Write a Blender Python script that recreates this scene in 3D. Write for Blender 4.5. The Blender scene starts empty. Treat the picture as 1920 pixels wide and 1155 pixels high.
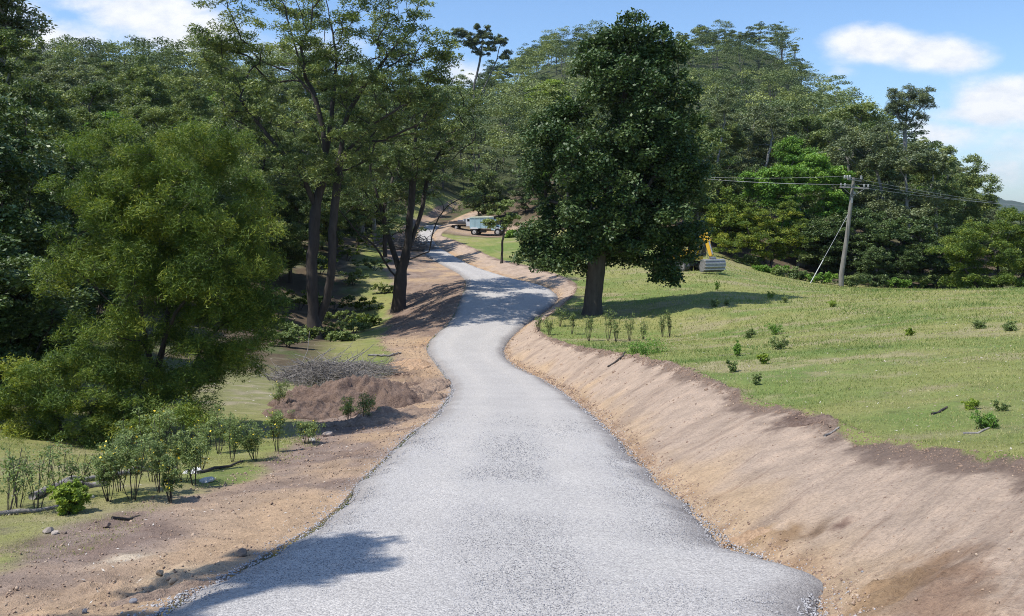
import bpy, math, random
import numpy as np
from mathutils import Vector, Matrix
random.seed(7); RS = np.random.RandomState(7)
C = bpy.context.scene.collection
F0, CX, HY = 1600.0, 960.0, 400.0
def P(px, py, d): return np.array([(px-CX)/F0*d, d, -(py-HY)/F0*d])

# ------------------------------------------------------------------ noise
def _h(xi, yi, seed):
    n = (xi.astype(np.int64)*374761393 + yi.astype(np.int64)*668265263 + seed*362437) & 0xffffffff
    n = ((n ^ (n >> 13))*1274126177) & 0xffffffff
    n = (n ^ (n >> 16)) & 0xffff
    return n/65535.0
def vn(x, y, seed=0):
    x = np.asarray(x, float); y = np.asarray(y, float)
    xi = np.floor(x); yi = np.floor(y); fx = x-xi; fy = y-yi
    fx = fx*fx*(3-2*fx); fy = fy*fy*(3-2*fy)
    a = _h(xi, yi, seed); b = _h(xi+1, yi, seed); c = _h(xi, yi+1, seed); e = _h(xi+1, yi+1, seed)
    return (a*(1-fx)+b*fx)*(1-fy)+(c*(1-fx)+e*fx)*fy - 0.5
def fbm(x, y, seed=0, o=4):
    s = 0; a = 1.0
    for k in range(o):
        s = s + a*vn(x*2**k+k*17.3, y*2**k-k*9.1, seed+k); a *= .5
    return s
def sst(a, b, x):
    t = np.clip((x-a)/(b-a), 0, 1); return t*t*(3-2*t)

# ------------------------------------------------------------------ road lines (from the photograph, one row per depth)
ROAD = [(1155,5.1,279,1530),(1112,5.9,331,1527),(1089,6.3,385,1505),(1051,7.0,467,1455),(1017,7.8,527,1375),(984,8.7,588,1336),
 (942,9.9,640,1288),(897,11.6,675,1232),(871,13,706,1207),(810,16.8,768,1148),(784,19.5,812,1120),(731,28.5,848,1052),
 (708,33,836,1014),(691,36,824,977),(674,39,811,950),(657,41.5,798,942),(638,44,803,952),(620,46.5,824,971),
 (609,48.5,840,985),(583,52,855,1023),(557,56,864,1052),(535,61,874,1028),(524,66,873,970),(512,73,860,927),
 (497,82,830,884),(481,93,800,854),(462,104,785,822),(450,112,781,812),(440,120,782,810),(425,132,792,824),(405,147,828,862),(390,160,860,902),(378,175,890,935)]
TOP = [(1920,872,7.0),(1751,848,8.5),(1619,829,10.2),(1506,776,12.6),(1412,761,15),(1336,721,17.5),(1263,688,21.6),(1190,669,26.5),
 (1143,662,30),(1081,651,35),(1026,635,40),(1008,622,43),(1003,612,45),(1044,581,50),(1076,552,56),(1082,532,60),(1040,513,66),
 (984,498,76),(927,485,85),(884,464,97),(844,447,110),(822,442,118)]
rd = np.array([-40., 0.]+[r[1] for r in ROAD]); 
rL = np.array([-2.6,-2.35]+[(r[2]-CX)/F0*r[1] for r in ROAD])
rR = np.array([2.0, 1.9]+[(r[3]-CX)/F0*r[1] for r in ROAD])
rZ = np.array([-1.0,-1.6]+[-(r[0]-HY)/F0*r[1] for r in ROAD])
td = np.array([-40., 0., 4.]+[t[2] for t in TOP]+[130.,175.])
tX = np.array([4.3, 4.1, 4.05]+[(t[0]-CX)/F0*t[2] for t in TOP])
tZ = np.array([.2, -.85, -1.5]+[-(t[1]-HY)/F0*t[2] for t in TOP])
tX = np.concatenate([tX, [np.interp(130, rd, rR)+2, np.interp(175, rd, rR)+2]])
tZ = np.concatenate([tZ, [np.interp(130, rd, rZ)+.3, np.interp(175, rd, rZ)+.1]])
LG = np.linspace(math.log(2.), math.log(6000.), 4000)       # log(d+?) grid for smoothing
def smooth(dx, vals, w):
    g = np.exp(LG)-2-0.0
    v = np.interp(g, dx, vals)
    k = np.hanning(w); k /= k.sum()
    vp = np.pad(v, w//2, mode='edge'); vs = np.convolve(vp, k, mode='valid')[:len(v)]
    return lambda d: np.interp(d, g, vs)
fL = smooth(rd, rL, 61); fR = smooth(rd, rR, 61); fZ = smooth(rd, rZ, 121)
fTX = smooth(td, tX, 61); fTZ = smooth(td, tZ, 81)
WL = (np.array([0,7.6,10.4,12.5,14,18,22,27,32,36,42,50,60,75,90,110,130,180.]),
      np.array([2.3,2.3,2.3,2.0,1.9,2.4,3.4,4.3,3.4,2.0,2.2,4.0,5.0,6.0,5.0,3.5,2.5,1.5]))

# ------------------------------------------------------------------ terrain: thin plate spline in view-angle / log distance
ctl = []
def cp(px, py, d): p = P(px, py, d); ctl.append((p[0], p[1], p[2]))
for w in [(-6,0,-1.75),(-12,0,-2.1),(-22,-2,-2.6),(7,0,-.75),(14,0,-.4),(30,0,-.2),(-6,3,-2.25),(7,4,-1.3),(15,4,-1.0)]: ctl.append(w)
for r in ROAD[::2]:
    ctl.append(((r[2]-CX)/F0*r[1]-.1, r[1], -(r[0]-HY)/F0*r[1]))
for t in TOP[::2]: cp(*t)
for c in [(0,1050,7.5),(0,950,10),(0,872,13),(150,855,15),(270,830,18.5),(400,800,20),(600,780,23.5),(450,742,26),(560,717,31),(595,636,50),(750,581,60),(640,600,60),(680,650,42),
          (650,520,70),(700,480,85),(-300,1000,9),(-300,800,16),(-300,640,26),(0,740,22),(0,640,32),(250,660,34),(400,600,45),(100,540,48),(-300,500,45),
          (0,470,62),(450,510,65),(-300,400,65),
          (0,360,100),(400,405,100),(600,430,105),(-300,300,100),(700,432,118),
          (-300,215,170),(0,222,170),(300,226,170),(600,255,175),(780,330,165),(1000,345,165),(1200,318,170),(1400,335,170),
          (-300,250,300),(0,260,300),(300,270,300),(600,262,300),(880,222,300),(1000,178,290),(1200,188,290),(1400,196,300),(1480,225,290),(1600,340,300),(1700,395,300),(1900,415,300),(2300,420,300),
          (-300,290,400),(0,290,400),(600,290,400),(880,215,390),(980,148,400),(1100,112,410),(1300,106,410),(1430,98,410),(1500,150,400),(1560,280,400),(1700,400,400),(2000,420,400),
          (-300,350,560),(300,350,560),(880,320,560),(1200,250,580),(1450,260,580),(1700,420,580),(2200,420,580),
          (1400,255,220),(1500,262,220),(1590,275,220),(1680,330,215),(1800,400,220),(2100,430,220),
          (1100,345,145),(1300,362,145),(1450,378,145),(1600,392,150),(1750,412,150),(1900,440,150),(2300,450,150),
          (1100,425,108),(1250,420,105),(1400,445,105),(1600,490,100),(1800,515,100),(2200,510,100),
          (920,442,125),(870,437,127),(980,452,100),(1040,432,118),(1010,478,85),
          (1920,700,15),(1650,730,15),(1920,600,28),(1500,640,28),(1300,655,29),(1920,560,42),(1500,582,42),(1250,620,42),(1110,590,48),(1400,563,49),(1300,575,47),
          (1920,541,56),(1700,547,55),(1500,550,55),(1250,548,55),(1330,514,62),(1575,541,64),(1450,530,64),(1180,512,66),(1575,537,74),(1425,508,77),(1330,478,80),(1200,470,82),(1130,482,78),
          (1750,545,75),(1920,545,78),(2300,530,60),(2300,600,25),(2300,800,9)]: cp(*c)
for px in (-1200,-300,500,1200,1600,2000,2900): cp(px, 425, 1100); cp(px, 404, 5500)
for c in [(-1000,330,200),(-1000,300,400),(2700,440,300),(-1000,500,50),(2700,560,40)]: cp(*c)
ctl = np.array(ctl)
def wrp(x, d):
    dd = np.maximum(d, -3.)+12
    return np.stack([x/dd*1.6, np.log(dd)], -1), dd
def tpsk(r2): return np.where(r2 > 1e-12, .5*r2*np.log(np.maximum(r2, 1e-12)), 0)
_cu, _cd = wrp(ctl[:,0], ctl[:,1])
_n = len(ctl)
_K = tpsk(((_cu[:,None]-_cu[None])**2).sum(-1)) + np.eye(_n)*2e-5
_Pm = np.c_[np.ones(_n), _cu]
_A = np.block([[_K, _Pm],[_Pm.T, np.zeros((3,3))]])
_w = np.linalg.solve(_A, np.r_[ctl[:,2]/_cd, 0, 0, 0])
def tps(x, d):
    sh = np.shape(x); x = np.ravel(x).astype(float); d = np.ravel(d).astype(float)
    out = np.empty(len(x))
    for i in range(0, len(x), 20000):
        u, dd = wrp(x[i:i+20000], d[i:i+20000])
        k = tpsk(((u[:,None]-_cu[None])**2).sum(-1))
        out[i:i+20000] = (k@_w[:_n] + _w[_n] + u@_w[_n+1:])*dd
    return out.reshape(sh)
BUMPS = []   # (x, d, radius, amp) rough patches
def ground_z(x, d, detail=True):
    x = np.asarray(x, float); d = np.asarray(d, float)+0*x
    L = fL(d); R = fR(d); TX = np.maximum(fTX(d), R+.5); Z = fZ(d); TZ = fTZ(d)
    fade = 1-sst(150, 190, d)
    base = tps(x, d)
    base = base + 108*np.exp(-((x-1556)/190)**2-((d-3000)/500)**2) + 60*np.exp(-((x-1200)/400)**2-((d-3300)/500)**2)
    tl = tps(L, d); tt = tps(TX, d)
    zl = base + fade*(Z-.03-tl)*np.exp(-np.maximum(L-x,0)/2.5)
    zr = base + fade*(TZ-tt)*np.exp(-np.maximum(x-TX,0)/2.5)
    t = np.clip((x-R)/(TX-R), 0, 1)
    prof = t + .07*np.sin(math.pi*t)*t - .045*np.exp(-((t-.05)/.05)**2)
    zb = fade*((Z-.03)*(1-prof)+TZ*prof)+(1-fade)*base
    zroad = fade*(Z-.03)+(1-fade)*base
    z = np.where(x < L, zl, np.where(x <= R, zroad, np.where(x < TX, zb, zr)))
    if detail:
        off = np.where(x < L, L-x, np.where(x > R, x-R, 0))
        e = sst(0, .4, off)
        near = np.clip(40/(np.abs(d)+5), 0, 1)
        z = z + e*near*(.05*fbm(x*.8, d*.8, 3)+.022*fbm(x*3.5, d*3.5, 5, 3))
        wl = np.interp(d, *WL)
        dl = (x < L)*sst(0,.3,L-x)*(1-sst(wl, wl+.6, L-x))
        z = z + dl*near*(.05*fbm(x*2.2, d*2.2, 15)+.045*np.abs(fbm(x*7, d*7, 25, 3))-.015)
        # ribbed scrapes on the cut bank
        bk = ((x > R) & (x < TX))*np.sin(math.pi*t)
        q = d-.85*(x-R)
        z = z + bk*near*(.030*fbm(q*2.2, x*.35, 31, 3)+.012*fbm(q*9, x*.9, 41, 2)+.010*fbm(x*6,d*6,45,3))
        # ragged lip of turf along the top of the cut
        z = z + near*.05*np.exp(-((x-TX-.12-.12*fbm(d*1.7, x*0, 77))/.1)**2)*(fade)
        for (bx, bd, br, ba) in BUMPS:
            rr = ((x-bx)**2+(d-bd)**2)/br**2
            m = np.exp(-rr)*e
            z = z + m*ba*(np.abs(fbm(x*5, d*5, 61, 4))*1.6-.45)
    return z
def hit(px, py, lo=2.5, hi=700., detail=False):
    dd = np.exp(np.linspace(math.log(lo), math.log(hi), 1500))
    zz = -(py-HY)/F0*dd; g = ground_z((px-CX)/F0*dd, dd, detail)
    k = np.argmax(zz < g)
    if not (zz < g).any(): k = len(dd)-1
    d = dd[max(k,1)]; x = (px-CX)/F0*d
    return np.array([x, d, float(ground_z(np.array([x]), np.array([d]), True)[0])])
def gz(x, d): return float(ground_z(np.array([x]), np.array([d]), True)[0])
for (px, py, r, a) in [(1720,1085,.45,.075),(1640,1120,.35,.06),(1450,1005,.22,.07),(1530,990,.2,.07),(1600,970,.15,.06),(1400,1020,.18,.10),(1500,788,.25,.14),(1560,800,.25,.12),
                       (310,1060,.35,.06),(250,1090,.4,.06),(360,1085,.3,.05),(160,1110,.4,.05),(200,1040,.3,.05),(80,1100,.5,.05),(560,880,.4,.08),
                       (640,780,1.0,.16),(700,760,1.2,.18),(760,710,1.2,.22),(790,700,.9,.2),(800,650,1.,.12)]:
    h = hit(px, py); BUMPS.append((h[0], h[1], r, a))

# ------------------------------------------------------------------ object helpers
def tag(o, label, cat, group=None, kind=None):
    if label: o['label'] = label
    if cat: o['category'] = cat
    if group: o['group'] = group
    if kind: o['kind'] = kind
    return o
def mesh_np(name, V, Fs, mats=(), smooth=False, tint=None, uvw=None, mi=None):
    """Fs: list of (m,k) int arrays"""
    me = bpy.data.meshes.new(name)
    V = np.asarray(V, np.float32); me.vertices.add(len(V)); me.vertices.foreach_set('co', V.ravel())
    if not isinstance(Fs, list): Fs = [Fs]
    Fs = [np.asarray(f, np.int32) for f in Fs if len(f)]
    nl = sum(f.size for f in Fs); npoly = sum(len(f) for f in Fs)
    me.loops.add(nl); me.loops.foreach_set('vertex_index', np.concatenate([f.ravel() for f in Fs]))
    me.polygons.add(npoly)
    cnt = np.concatenate([np.full(len(f), f.shape[1], np.int32) for f in Fs])
    st = np.concatenate([[0], np.cumsum(cnt)[:-1]]).astype(np.int32)
    me.polygons.foreach_set('loop_start', st)
    if mi is not None: me.polygons.foreach_set('material_index', np.asarray(mi, np.int32))
    if smooth: me.polygons.foreach_set('use_smooth', np.ones(npoly, bool))
    me.update(calc_edges=True)
    if tint is not None:
        a = me.attributes.new('tint', 'FLOAT', 'FACE'); a.data.foreach_set('value', np.asarray(tint, np.float32))
    for m in mats: me.materials.append(m)
    return me
def link(name, me, parent=None, loc=None):
    o = bpy.data.objects.new(name, me); C.objects.link(o)
    if parent is not None: o.parent = parent
    if loc is not None: o.location = [float(v) for v in loc]
    return o
def empty(name, loc, rz=0, s=1):
    o = bpy.data.objects.new(name, None); C.objects.link(o); o.location = [float(v) for v in loc]
    o.rotation_euler = (0,0,rz); o.scale = (s,s,s); o.empty_display_size = .3
    return o

# ------------------------------------------------------------------ materials
def newmat(name):
    m = bpy.data.materials.new(name); m.use_nodes = True
    nt = m.node_tree; nt.nodes.clear()
    out = nt.nodes.new('ShaderNodeOutputMaterial'); b = nt.nodes.new('ShaderNodeBsdfPrincipled')
    nt.links.new(b.outputs[0], out.inputs[0])
    return m, nt, b, out
def noise(nt, scale, detail=4, rough=.6, vec=None):
    n = nt.nodes.new('ShaderNodeTexNoise'); n.inputs['Scale'].default_value = scale; n.inputs['Detail'].default_value = detail; n.inputs['Roughness'].default_value = rough
    if vec is None:
        tc = nt.nodes.new('ShaderNodeTexCoord'); vec = tc.outputs['Object']
    nt.links.new(vec, n.inputs['Vector']); return n.outputs['Fac']
def ramp(nt, src, stops):
    r = nt.nodes.new('ShaderNodeValToRGB'); e = r.color_ramp.elements
    while len(e) < len(stops): e.new(.5)
    for i, (p, c) in enumerate(stops): e[i].position = p; e[i].color = tuple(c)+(1,) if len(c) == 3 else c
    nt.links.new(src, r.inputs['Fac']); return r.outputs['Color']
def mixc(nt, fac, a, b, mode='MIX'):
    m = nt.nodes.new('ShaderNodeMix'); m.data_type = 'RGBA'; m.blend_type = mode
    for s, v in ((0, fac), (6, a), (7, b)):
        if hasattr(v, 'links') or hasattr(v, 'is_linked'): nt.links.new(v, m.inputs[s])
        else: m.inputs[s].default_value = v if s == 0 else (tuple(v)+(1,) if len(v) == 3 else v)
    return m.outputs[2]
def mth(nt, op, a, b=None, c=None):
    m = nt.nodes.new('ShaderNodeMath'); m.operation = op
    for i, v in enumerate((a, b, c)):
        if v is None: continue
        if hasattr(v, 'is_linked'): nt.links.new(v, m.inputs[i])
        else: m.inputs[i].default_value = v
    return m.outputs[0]
def bump(nt, b, h, strength, dist):
    n = nt.nodes.new('ShaderNodeBump'); n.inputs['Strength'].default_value = strength; n.inputs['Distance'].default_value = dist
    nt.links.new(h, n.inputs['Height']); nt.links.new(n.outputs[0], b.inputs['Normal'])
def leafmat(name, c0, c1, c2, rough=.5, trans=.3, obj=.25):
    m, nt, b, out = newmat(name)
    at = nt.nodes.new('ShaderNodeAttribute'); at.attribute_name = 'tint'
    oi = nt.nodes.new('ShaderNodeObjectInfo')
    f = mth(nt, 'ADD', at.outputs['Fac'], mth(nt, 'MULTIPLY', mth(nt, 'SUBTRACT', oi.outputs['Random'], .5), obj))
    G = 1.95; col = ramp(nt, f, [(.05, [v*G for v in c0]), (.5, [v*G for v in c1]), (.95, [v*G for v in c2])])
    nt.links.new(col, b.inputs['Base Color']); b.inputs['Roughness'].default_value = rough
    b.inputs['Specular IOR Level'].default_value = .28
    t = nt.nodes.new('ShaderNodeBsdfTranslucent'); nt.links.new(mixc(nt, 1, col, (1.0,1.0,.55), 'MULTIPLY'), t.inputs['Color'])
    mx = nt.nodes.new('ShaderNodeMixShader'); mx.inputs[0].default_value = trans
    nt.links.new(b.outputs[0], mx.inputs[1]); nt.links.new(t.outputs[0], mx.inputs[2]); nt.links.new(mx.outputs[0], out.inputs[0])
    return m
def barkmat(name, a, bcol, scale=6, zs=.25):
    m, nt, b, out = newmat(name)
    tc = nt.nodes.new('ShaderNodeTexCoord'); mp = nt.nodes.new('ShaderNodeMapping'); mp.inputs['Scale'].default_value = (1,1,zs)
    nt.links.new(tc.outputs['Object'], mp.inputs[0])
    n = noise(nt, scale, 6, .7, mp.outputs[0])
    n2 = noise(nt, .9, 3, .5, mp.outputs[0])
    col = ramp(nt, n, [(.3, a), (.7, bcol)]); col = mixc(nt, n2, col, mixc(nt, 1, col, (.6,.62,.6), 'MULTIPLY'))
    nt.links.new(col, b.inputs['Base Color']); b.inputs['Roughness'].default_value = .9
    bump(nt, b, n, .8, .04); return m
def plain(name, c, rough=.5, metal=0, var=.25, scale=8):
    m, nt, b, out = newmat(name)
    n = noise(nt, scale, 5, .65)
    col = mixc(nt, 1, c, ramp(nt, n, [(.3, (1-var,)*3), (.7, (1,1,1))]), 'MULTIPLY')
    nt.links.new(col, b.inputs['Base Color']); b.inputs['Roughness'].default_value = rough; b.inputs['Metallic'].default_value = metal
    return m
LM = dict(
 gum=leafmat('gum_leaf', (.032,.054,.020), (.076,.104,.034), (.170,.190,.058), .5, .28),
 gumgrey=leafmat('grey_gum_leaf', (.045,.060,.032), (.092,.112,.055), (.155,.170,.080), .5, .25),
 fig=leafmat('fig_leaf', (.013,.030,.010), (.032,.056,.018), (.082,.110,.042), .48, .2),
 wattle=leafmat('wattle_leaf', (.032,.058,.012), (.078,.112,.020), (.180,.190,.026), .6, .35),
 bright=leafmat('bright_leaf', (.045,.095,.018), (.090,.165,.028), (.150,.220,.042), .5, .35),
 yell=leafmat('yellow_green_leaf', (.085,.130,.020), (.140,.190,.028), (.200,.240,.040), .5, .35),
 dark=leafmat('dark_leaf', (.022,.040,.014), (.050,.076,.025), (.105,.135,.050), .42, .22),
 shrub=leafmat('shrub_leaf', (.060,.085,.030), (.105,.140,.048), (.165,.195,.070), .6, .3))
BM = dict(dark=barkmat('dark_bark', (.035,.028,.024), (.085,.068,.058)), pale=barkmat('pale_bark', (.16,.145,.13), (.42,.40,.37), 3),
 fig=barkmat('fig_bark', (.05,.042,.036), (.11,.092,.078)), grey=barkmat('grey_bark', (.09,.08,.07), (.2,.18,.165)),
 stick=barkmat('dry_stick', (.17,.145,.13), (.42,.385,.36), 9))

# ------------------------------------------------------------------ tree machinery
def tubes(chains, sides_fn):
    Vs = []; Fs = []; n0 = 0
    for pts, rad in chains:
        pts = np.asarray(pts, float); n = len(pts)
        if n < 2: continue
        s = sides_fn(rad[0])
        T = np.gradient(pts, axis=0); T /= np.linalg.norm(T, axis=1)[:,None]+1e-9
        ref = np.array([1.,0,0]) if abs(T[:,0]).mean() < .7 else np.array([0,1.,0])
        A = np.cross(T, ref); A /= np.linalg.norm(A, axis=1)[:,None]+1e-9; B = np.cross(T, A)
        an = np.arange(s)/s*2*math.pi
        ring = pts[:,None]+(A[:,None]*np.cos(an)[None,:,None]+B[:,None]*np.sin(an)[None,:,None])*np.asarray(rad)[:,None,None]
        Vs.append(ring.reshape(-1,3))
        i = np.arange(n-1)[:,None]*s; j = np.arange(s)[None]; k = (j+1)%s
        Fs.append((np.stack([i+j, i+k, i+s+k, i+s+j], -1)+n0).reshape(-1,4)); n0 += n*s
    if not Vs: return np.zeros((0,3)), np.zeros((0,4), int)
    return np.concatenate(Vs), np.concatenate(Fs)
def resamp(pl, step):
    pl = np.asarray(pl, float); d = np.r_[0, np.cumsum(np.linalg.norm(np.diff(pl, axis=0), axis=1))]
    n = max(2, int(d[-1]/step)+1); s = np.linspace(0, d[-1], n)
    return np.stack([np.interp(s, d, pl[:,k]) for k in range(3)], 1)
def skeleton(trunks, clumps, R, rtip, rs, step=.5, wig=.12, flare=.6, droop=0):
    pos = []; par = []
    for ti, tr in enumerate(trunks):
        q = resamp(tr, step); q[1:-1] += rs.normal(0, wig*.35, (len(q)-2, 3))*step
        prev = -1
        if ti and pos:
            dd = np.linalg.norm(np.array(pos)-q[0], axis=1); j = int(dd.argmin())
            if dd[j] < 1.0: prev = j
        for p in q: pos.append(p); par.append(prev); prev = len(pos)-1
    pos = list(pos); plen = []
    for i, p in enumerate(pos): plen.append(0 if par[i] < 0 else plen[par[i]]+np.linalg.norm(p-pos[par[i]]))
    ntr = len(pos); A = np.array(pos)
    zmin = A[:,2].min(); zmax = A[:,2].max()
    dm = np.array([np.linalg.norm(A-c, axis=1).min() for c in clumps])
    tips = []; own = []
    for ci in np.argsort(dm):
        c = clumps[ci]; A = np.array(pos); v = c-A; ds = np.linalg.norm(v, axis=1)
        cost = ds + np.maximum(0, A[:,2]-c[2]+.25*ds)*1.1 + .18*np.array(plen)
        cost = np.where(A[:,2] < zmin+.18*(zmax-zmin), cost+5, cost)
        j = int(cost.argmin()); p = A[j]
        pd = p-A[par[j]] if par[j] >= 0 else np.array([0,0,1.]); pd = pd/(np.linalg.norm(pd)+1e-9)
        L = ds[j]; n = max(2, int(L/step)+1)
        ctrl = p + pd*L*.3 + np.array([0,0,.12*L-droop*L]) + rs.normal(0, wig*L, 3)*.8
        prev = j
        for k in range(1, n+1):
            t = k/n; q = (1-t)**2*p+2*t*(1-t)*ctrl+t*t*c
            if k < n: q = q+rs.normal(0, wig*.5, 3)*step
            pos.append(q); par.append(prev); plen.append(plen[prev]+L/n); prev = len(pos)-1
        tips.append(prev); own.append(ci)
    n = len(pos); cnt = np.zeros(n)
    ch = [[] for _ in range(n)]
    for i in range(n):
        if par[i] >= 0: ch[par[i]].append(i)
    for i in range(n-1, -1, -1):
        if not ch[i]: cnt[i] = 1
        if par[i] >= 0: cnt[par[i]] += cnt[i]
    ex = math.log(R/rtip)/math.log(max(cnt.max(), 3))
    rad = rtip*cnt**ex
    for i in range(ntr):
        h = pos[i][2]-zmin
        if h < 1.2: rad[i] *= 1+flare*(1-h/1.2)**2
    chains = []; st = [i for i in range(n) if par[i] < 0]
    roots = [(i, None) for i in st]
    while roots:
        i, pr = roots.pop(); pts = []; rr = []
        if pr is not None: pts.append(pos[pr]); rr.append(min(rad[pr], rad[i]*1.35))
        while True:
            pts.append(pos[i]); rr.append(rad[i])
            if not ch[i]: break
            kids = sorted(ch[i], key=lambda c: -cnt[c])
            for k in kids[1:]: roots.append((k, i))
            i = kids[0]
        if rr[0] > .0: chains.append((pts, rr))
    return chains
def rot_rand(n, rs):
    v = rs.normal(0, 1, (n,3)); return v/np.linalg.norm(v, axis=1)[:,None]
def leaves(cent, lsize, lw, rs, up=.5, hang=0., ctint=None, tvar=.18):
    n = len(cent); nrm = rot_rand(n, rs); nrm[:,2] = np.abs(nrm[:,2])+up; nrm /= np.linalg.norm(nrm, axis=1)[:,None]
    a = rot_rand(n, rs); a[:,2] -= hang; a -= nrm*(a*nrm).sum(1)[:,None]; a /= np.linalg.norm(a, axis=1)[:,None]+1e-9
    b = np.cross(nrm, a); s = lsize*rs.uniform(.6, 1.35, n)
    a = a*s[:,None]*.5; b = b*(s*lw)[:,None]*.5
    V = np.stack([cent-a, cent+b-.15*a, cent+a, cent-b-.15*a], 1).reshape(-1,3)
    Fq = np.arange(n*4).reshape(-1,4)
    t = np.clip((.5 if ctint is None else ctint)+rs.normal(0, tvar, n), 0, 1)
    return V, Fq, t
def clump_pts(clumps, rad, flat, n, rs, shell=.5, sub=7, droop=.0):
    """leaf positions: each clump is a few sprays; flat = vertical squash, denser on the upper shell"""
    out = []; tn = []
    for c, r in zip(clumps, rad):
        m = max(8, int(n*(r/np.mean(rad))**2)); k = max(2, sub)
        sc = rot_rand(k, rs)*(rs.uniform(.3, 1, (k,1))**(1/3.))*r*.72; sc[:,2] *= flat
        sc[:,2] = np.where(sc[:,2] < -.15*r*flat, -sc[:,2]*.5, sc[:,2])
        w = rs.randint(0, k, m); sr = r*rs.uniform(.3, .55, k)
        q = rot_rand(m, rs)*(rs.uniform(0, 1, (m,1))**shell)*sr[w][:,None]; q[:,2] *= max(flat, .5)
        if droop: q[:,2] -= droop*(np.hypot(q[:,0], q[:,1]))
        out.append(c+sc[w]+q)
        ct = rs.normal(.45, .14); st = rs.normal(0, .1, k); tn.append(ct+st[w])
    return np.concatenate(out), np.concatenate(tn)
def tree_meshes(name, trunks, clumps, crad, R, leaf, bark, rs, nleaf=200, lsize=.2, lw=.45, flat=.5, rtip=.012, step=.6, wig=.12, up=.5,
                hang=.3, shell=.45, sub=7, flare=.6, droop=0, ldroop=.2, twigs=0):
    chains = skeleton(trunks, clumps, R, rtip, rs, step, wig, flare, droop)
    lp, ct = clump_pts(clumps, crad, flat, nleaf, rs, shell, sub, ldroop)
    if twigs:
        k = rs.randint(0, len(lp), twigs); cl = np.array(clumps)
        for i in k:
            j = int(((cl-lp[i])**2).sum(1).argmin()); a = cl[j]; m = (a+lp[i])/2+rs.normal(0, .08, 3)
            chains.append(([a, m, lp[i]], [rtip*.8, rtip*.6, rtip*.3]))
    V, Fq = tubes(chains, lambda r: 12 if r > .25 else (8 if r > .08 else (5 if r > .03 else 3)))
    tm = mesh_np(name+'_trunk', V, Fq, [BM[bark]], smooth=True)
    LV, LF, lt = leaves(lp, lsize, lw, rs, up, hang, ct)
    cm = mesh_np(name+'_crown', LV, LF, [LM[leaf]], tint=lt)
    return tm, cm
def ell_clumps(ells, n, rs, d, scale_d=.8, org=None, dens=1.0, surf=.35):
    """clump centres filling ellipses drawn as (px, py, rx, ry) at distance d, given depth as well"""
    ar = np.array([e[2]*e[3] for e in ells], float); ar /= ar.sum(); out = []
    for i in range(n):
        e = ells[rs.choice(len(ells), p=ar)]; v = rot_rand(1, rs)[0]*(rs.uniform(0, 1)**surf)
        dz = np.clip(v[1]*e[2]*scale_d, -scale_d*85, scale_d*85)/F0*d
        p = np.array([(e[0]+v[0]*e[2]-CX)/F0*d, d+dz, -(e[1]-v[2]*e[3]-HY)/F0*d]); out.append(p-org)
    return np.array(out)
def pl(pts, d, org, dz=None):
    return [P(x, y, d)+np.array([0, (dz[i] if dz else 0), 0])-org for i, (x, y) in enumerate(pts)]
def put_tree(name, loc, meshes, label, cat, group=None, rz=0, s=1, leafname='crown'):
    r = empty(name, loc, rz, s); tag(r, label, cat, group)
    link('trunk', meshes[0], r); link(leafname, meshes[1], r); return r

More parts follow.
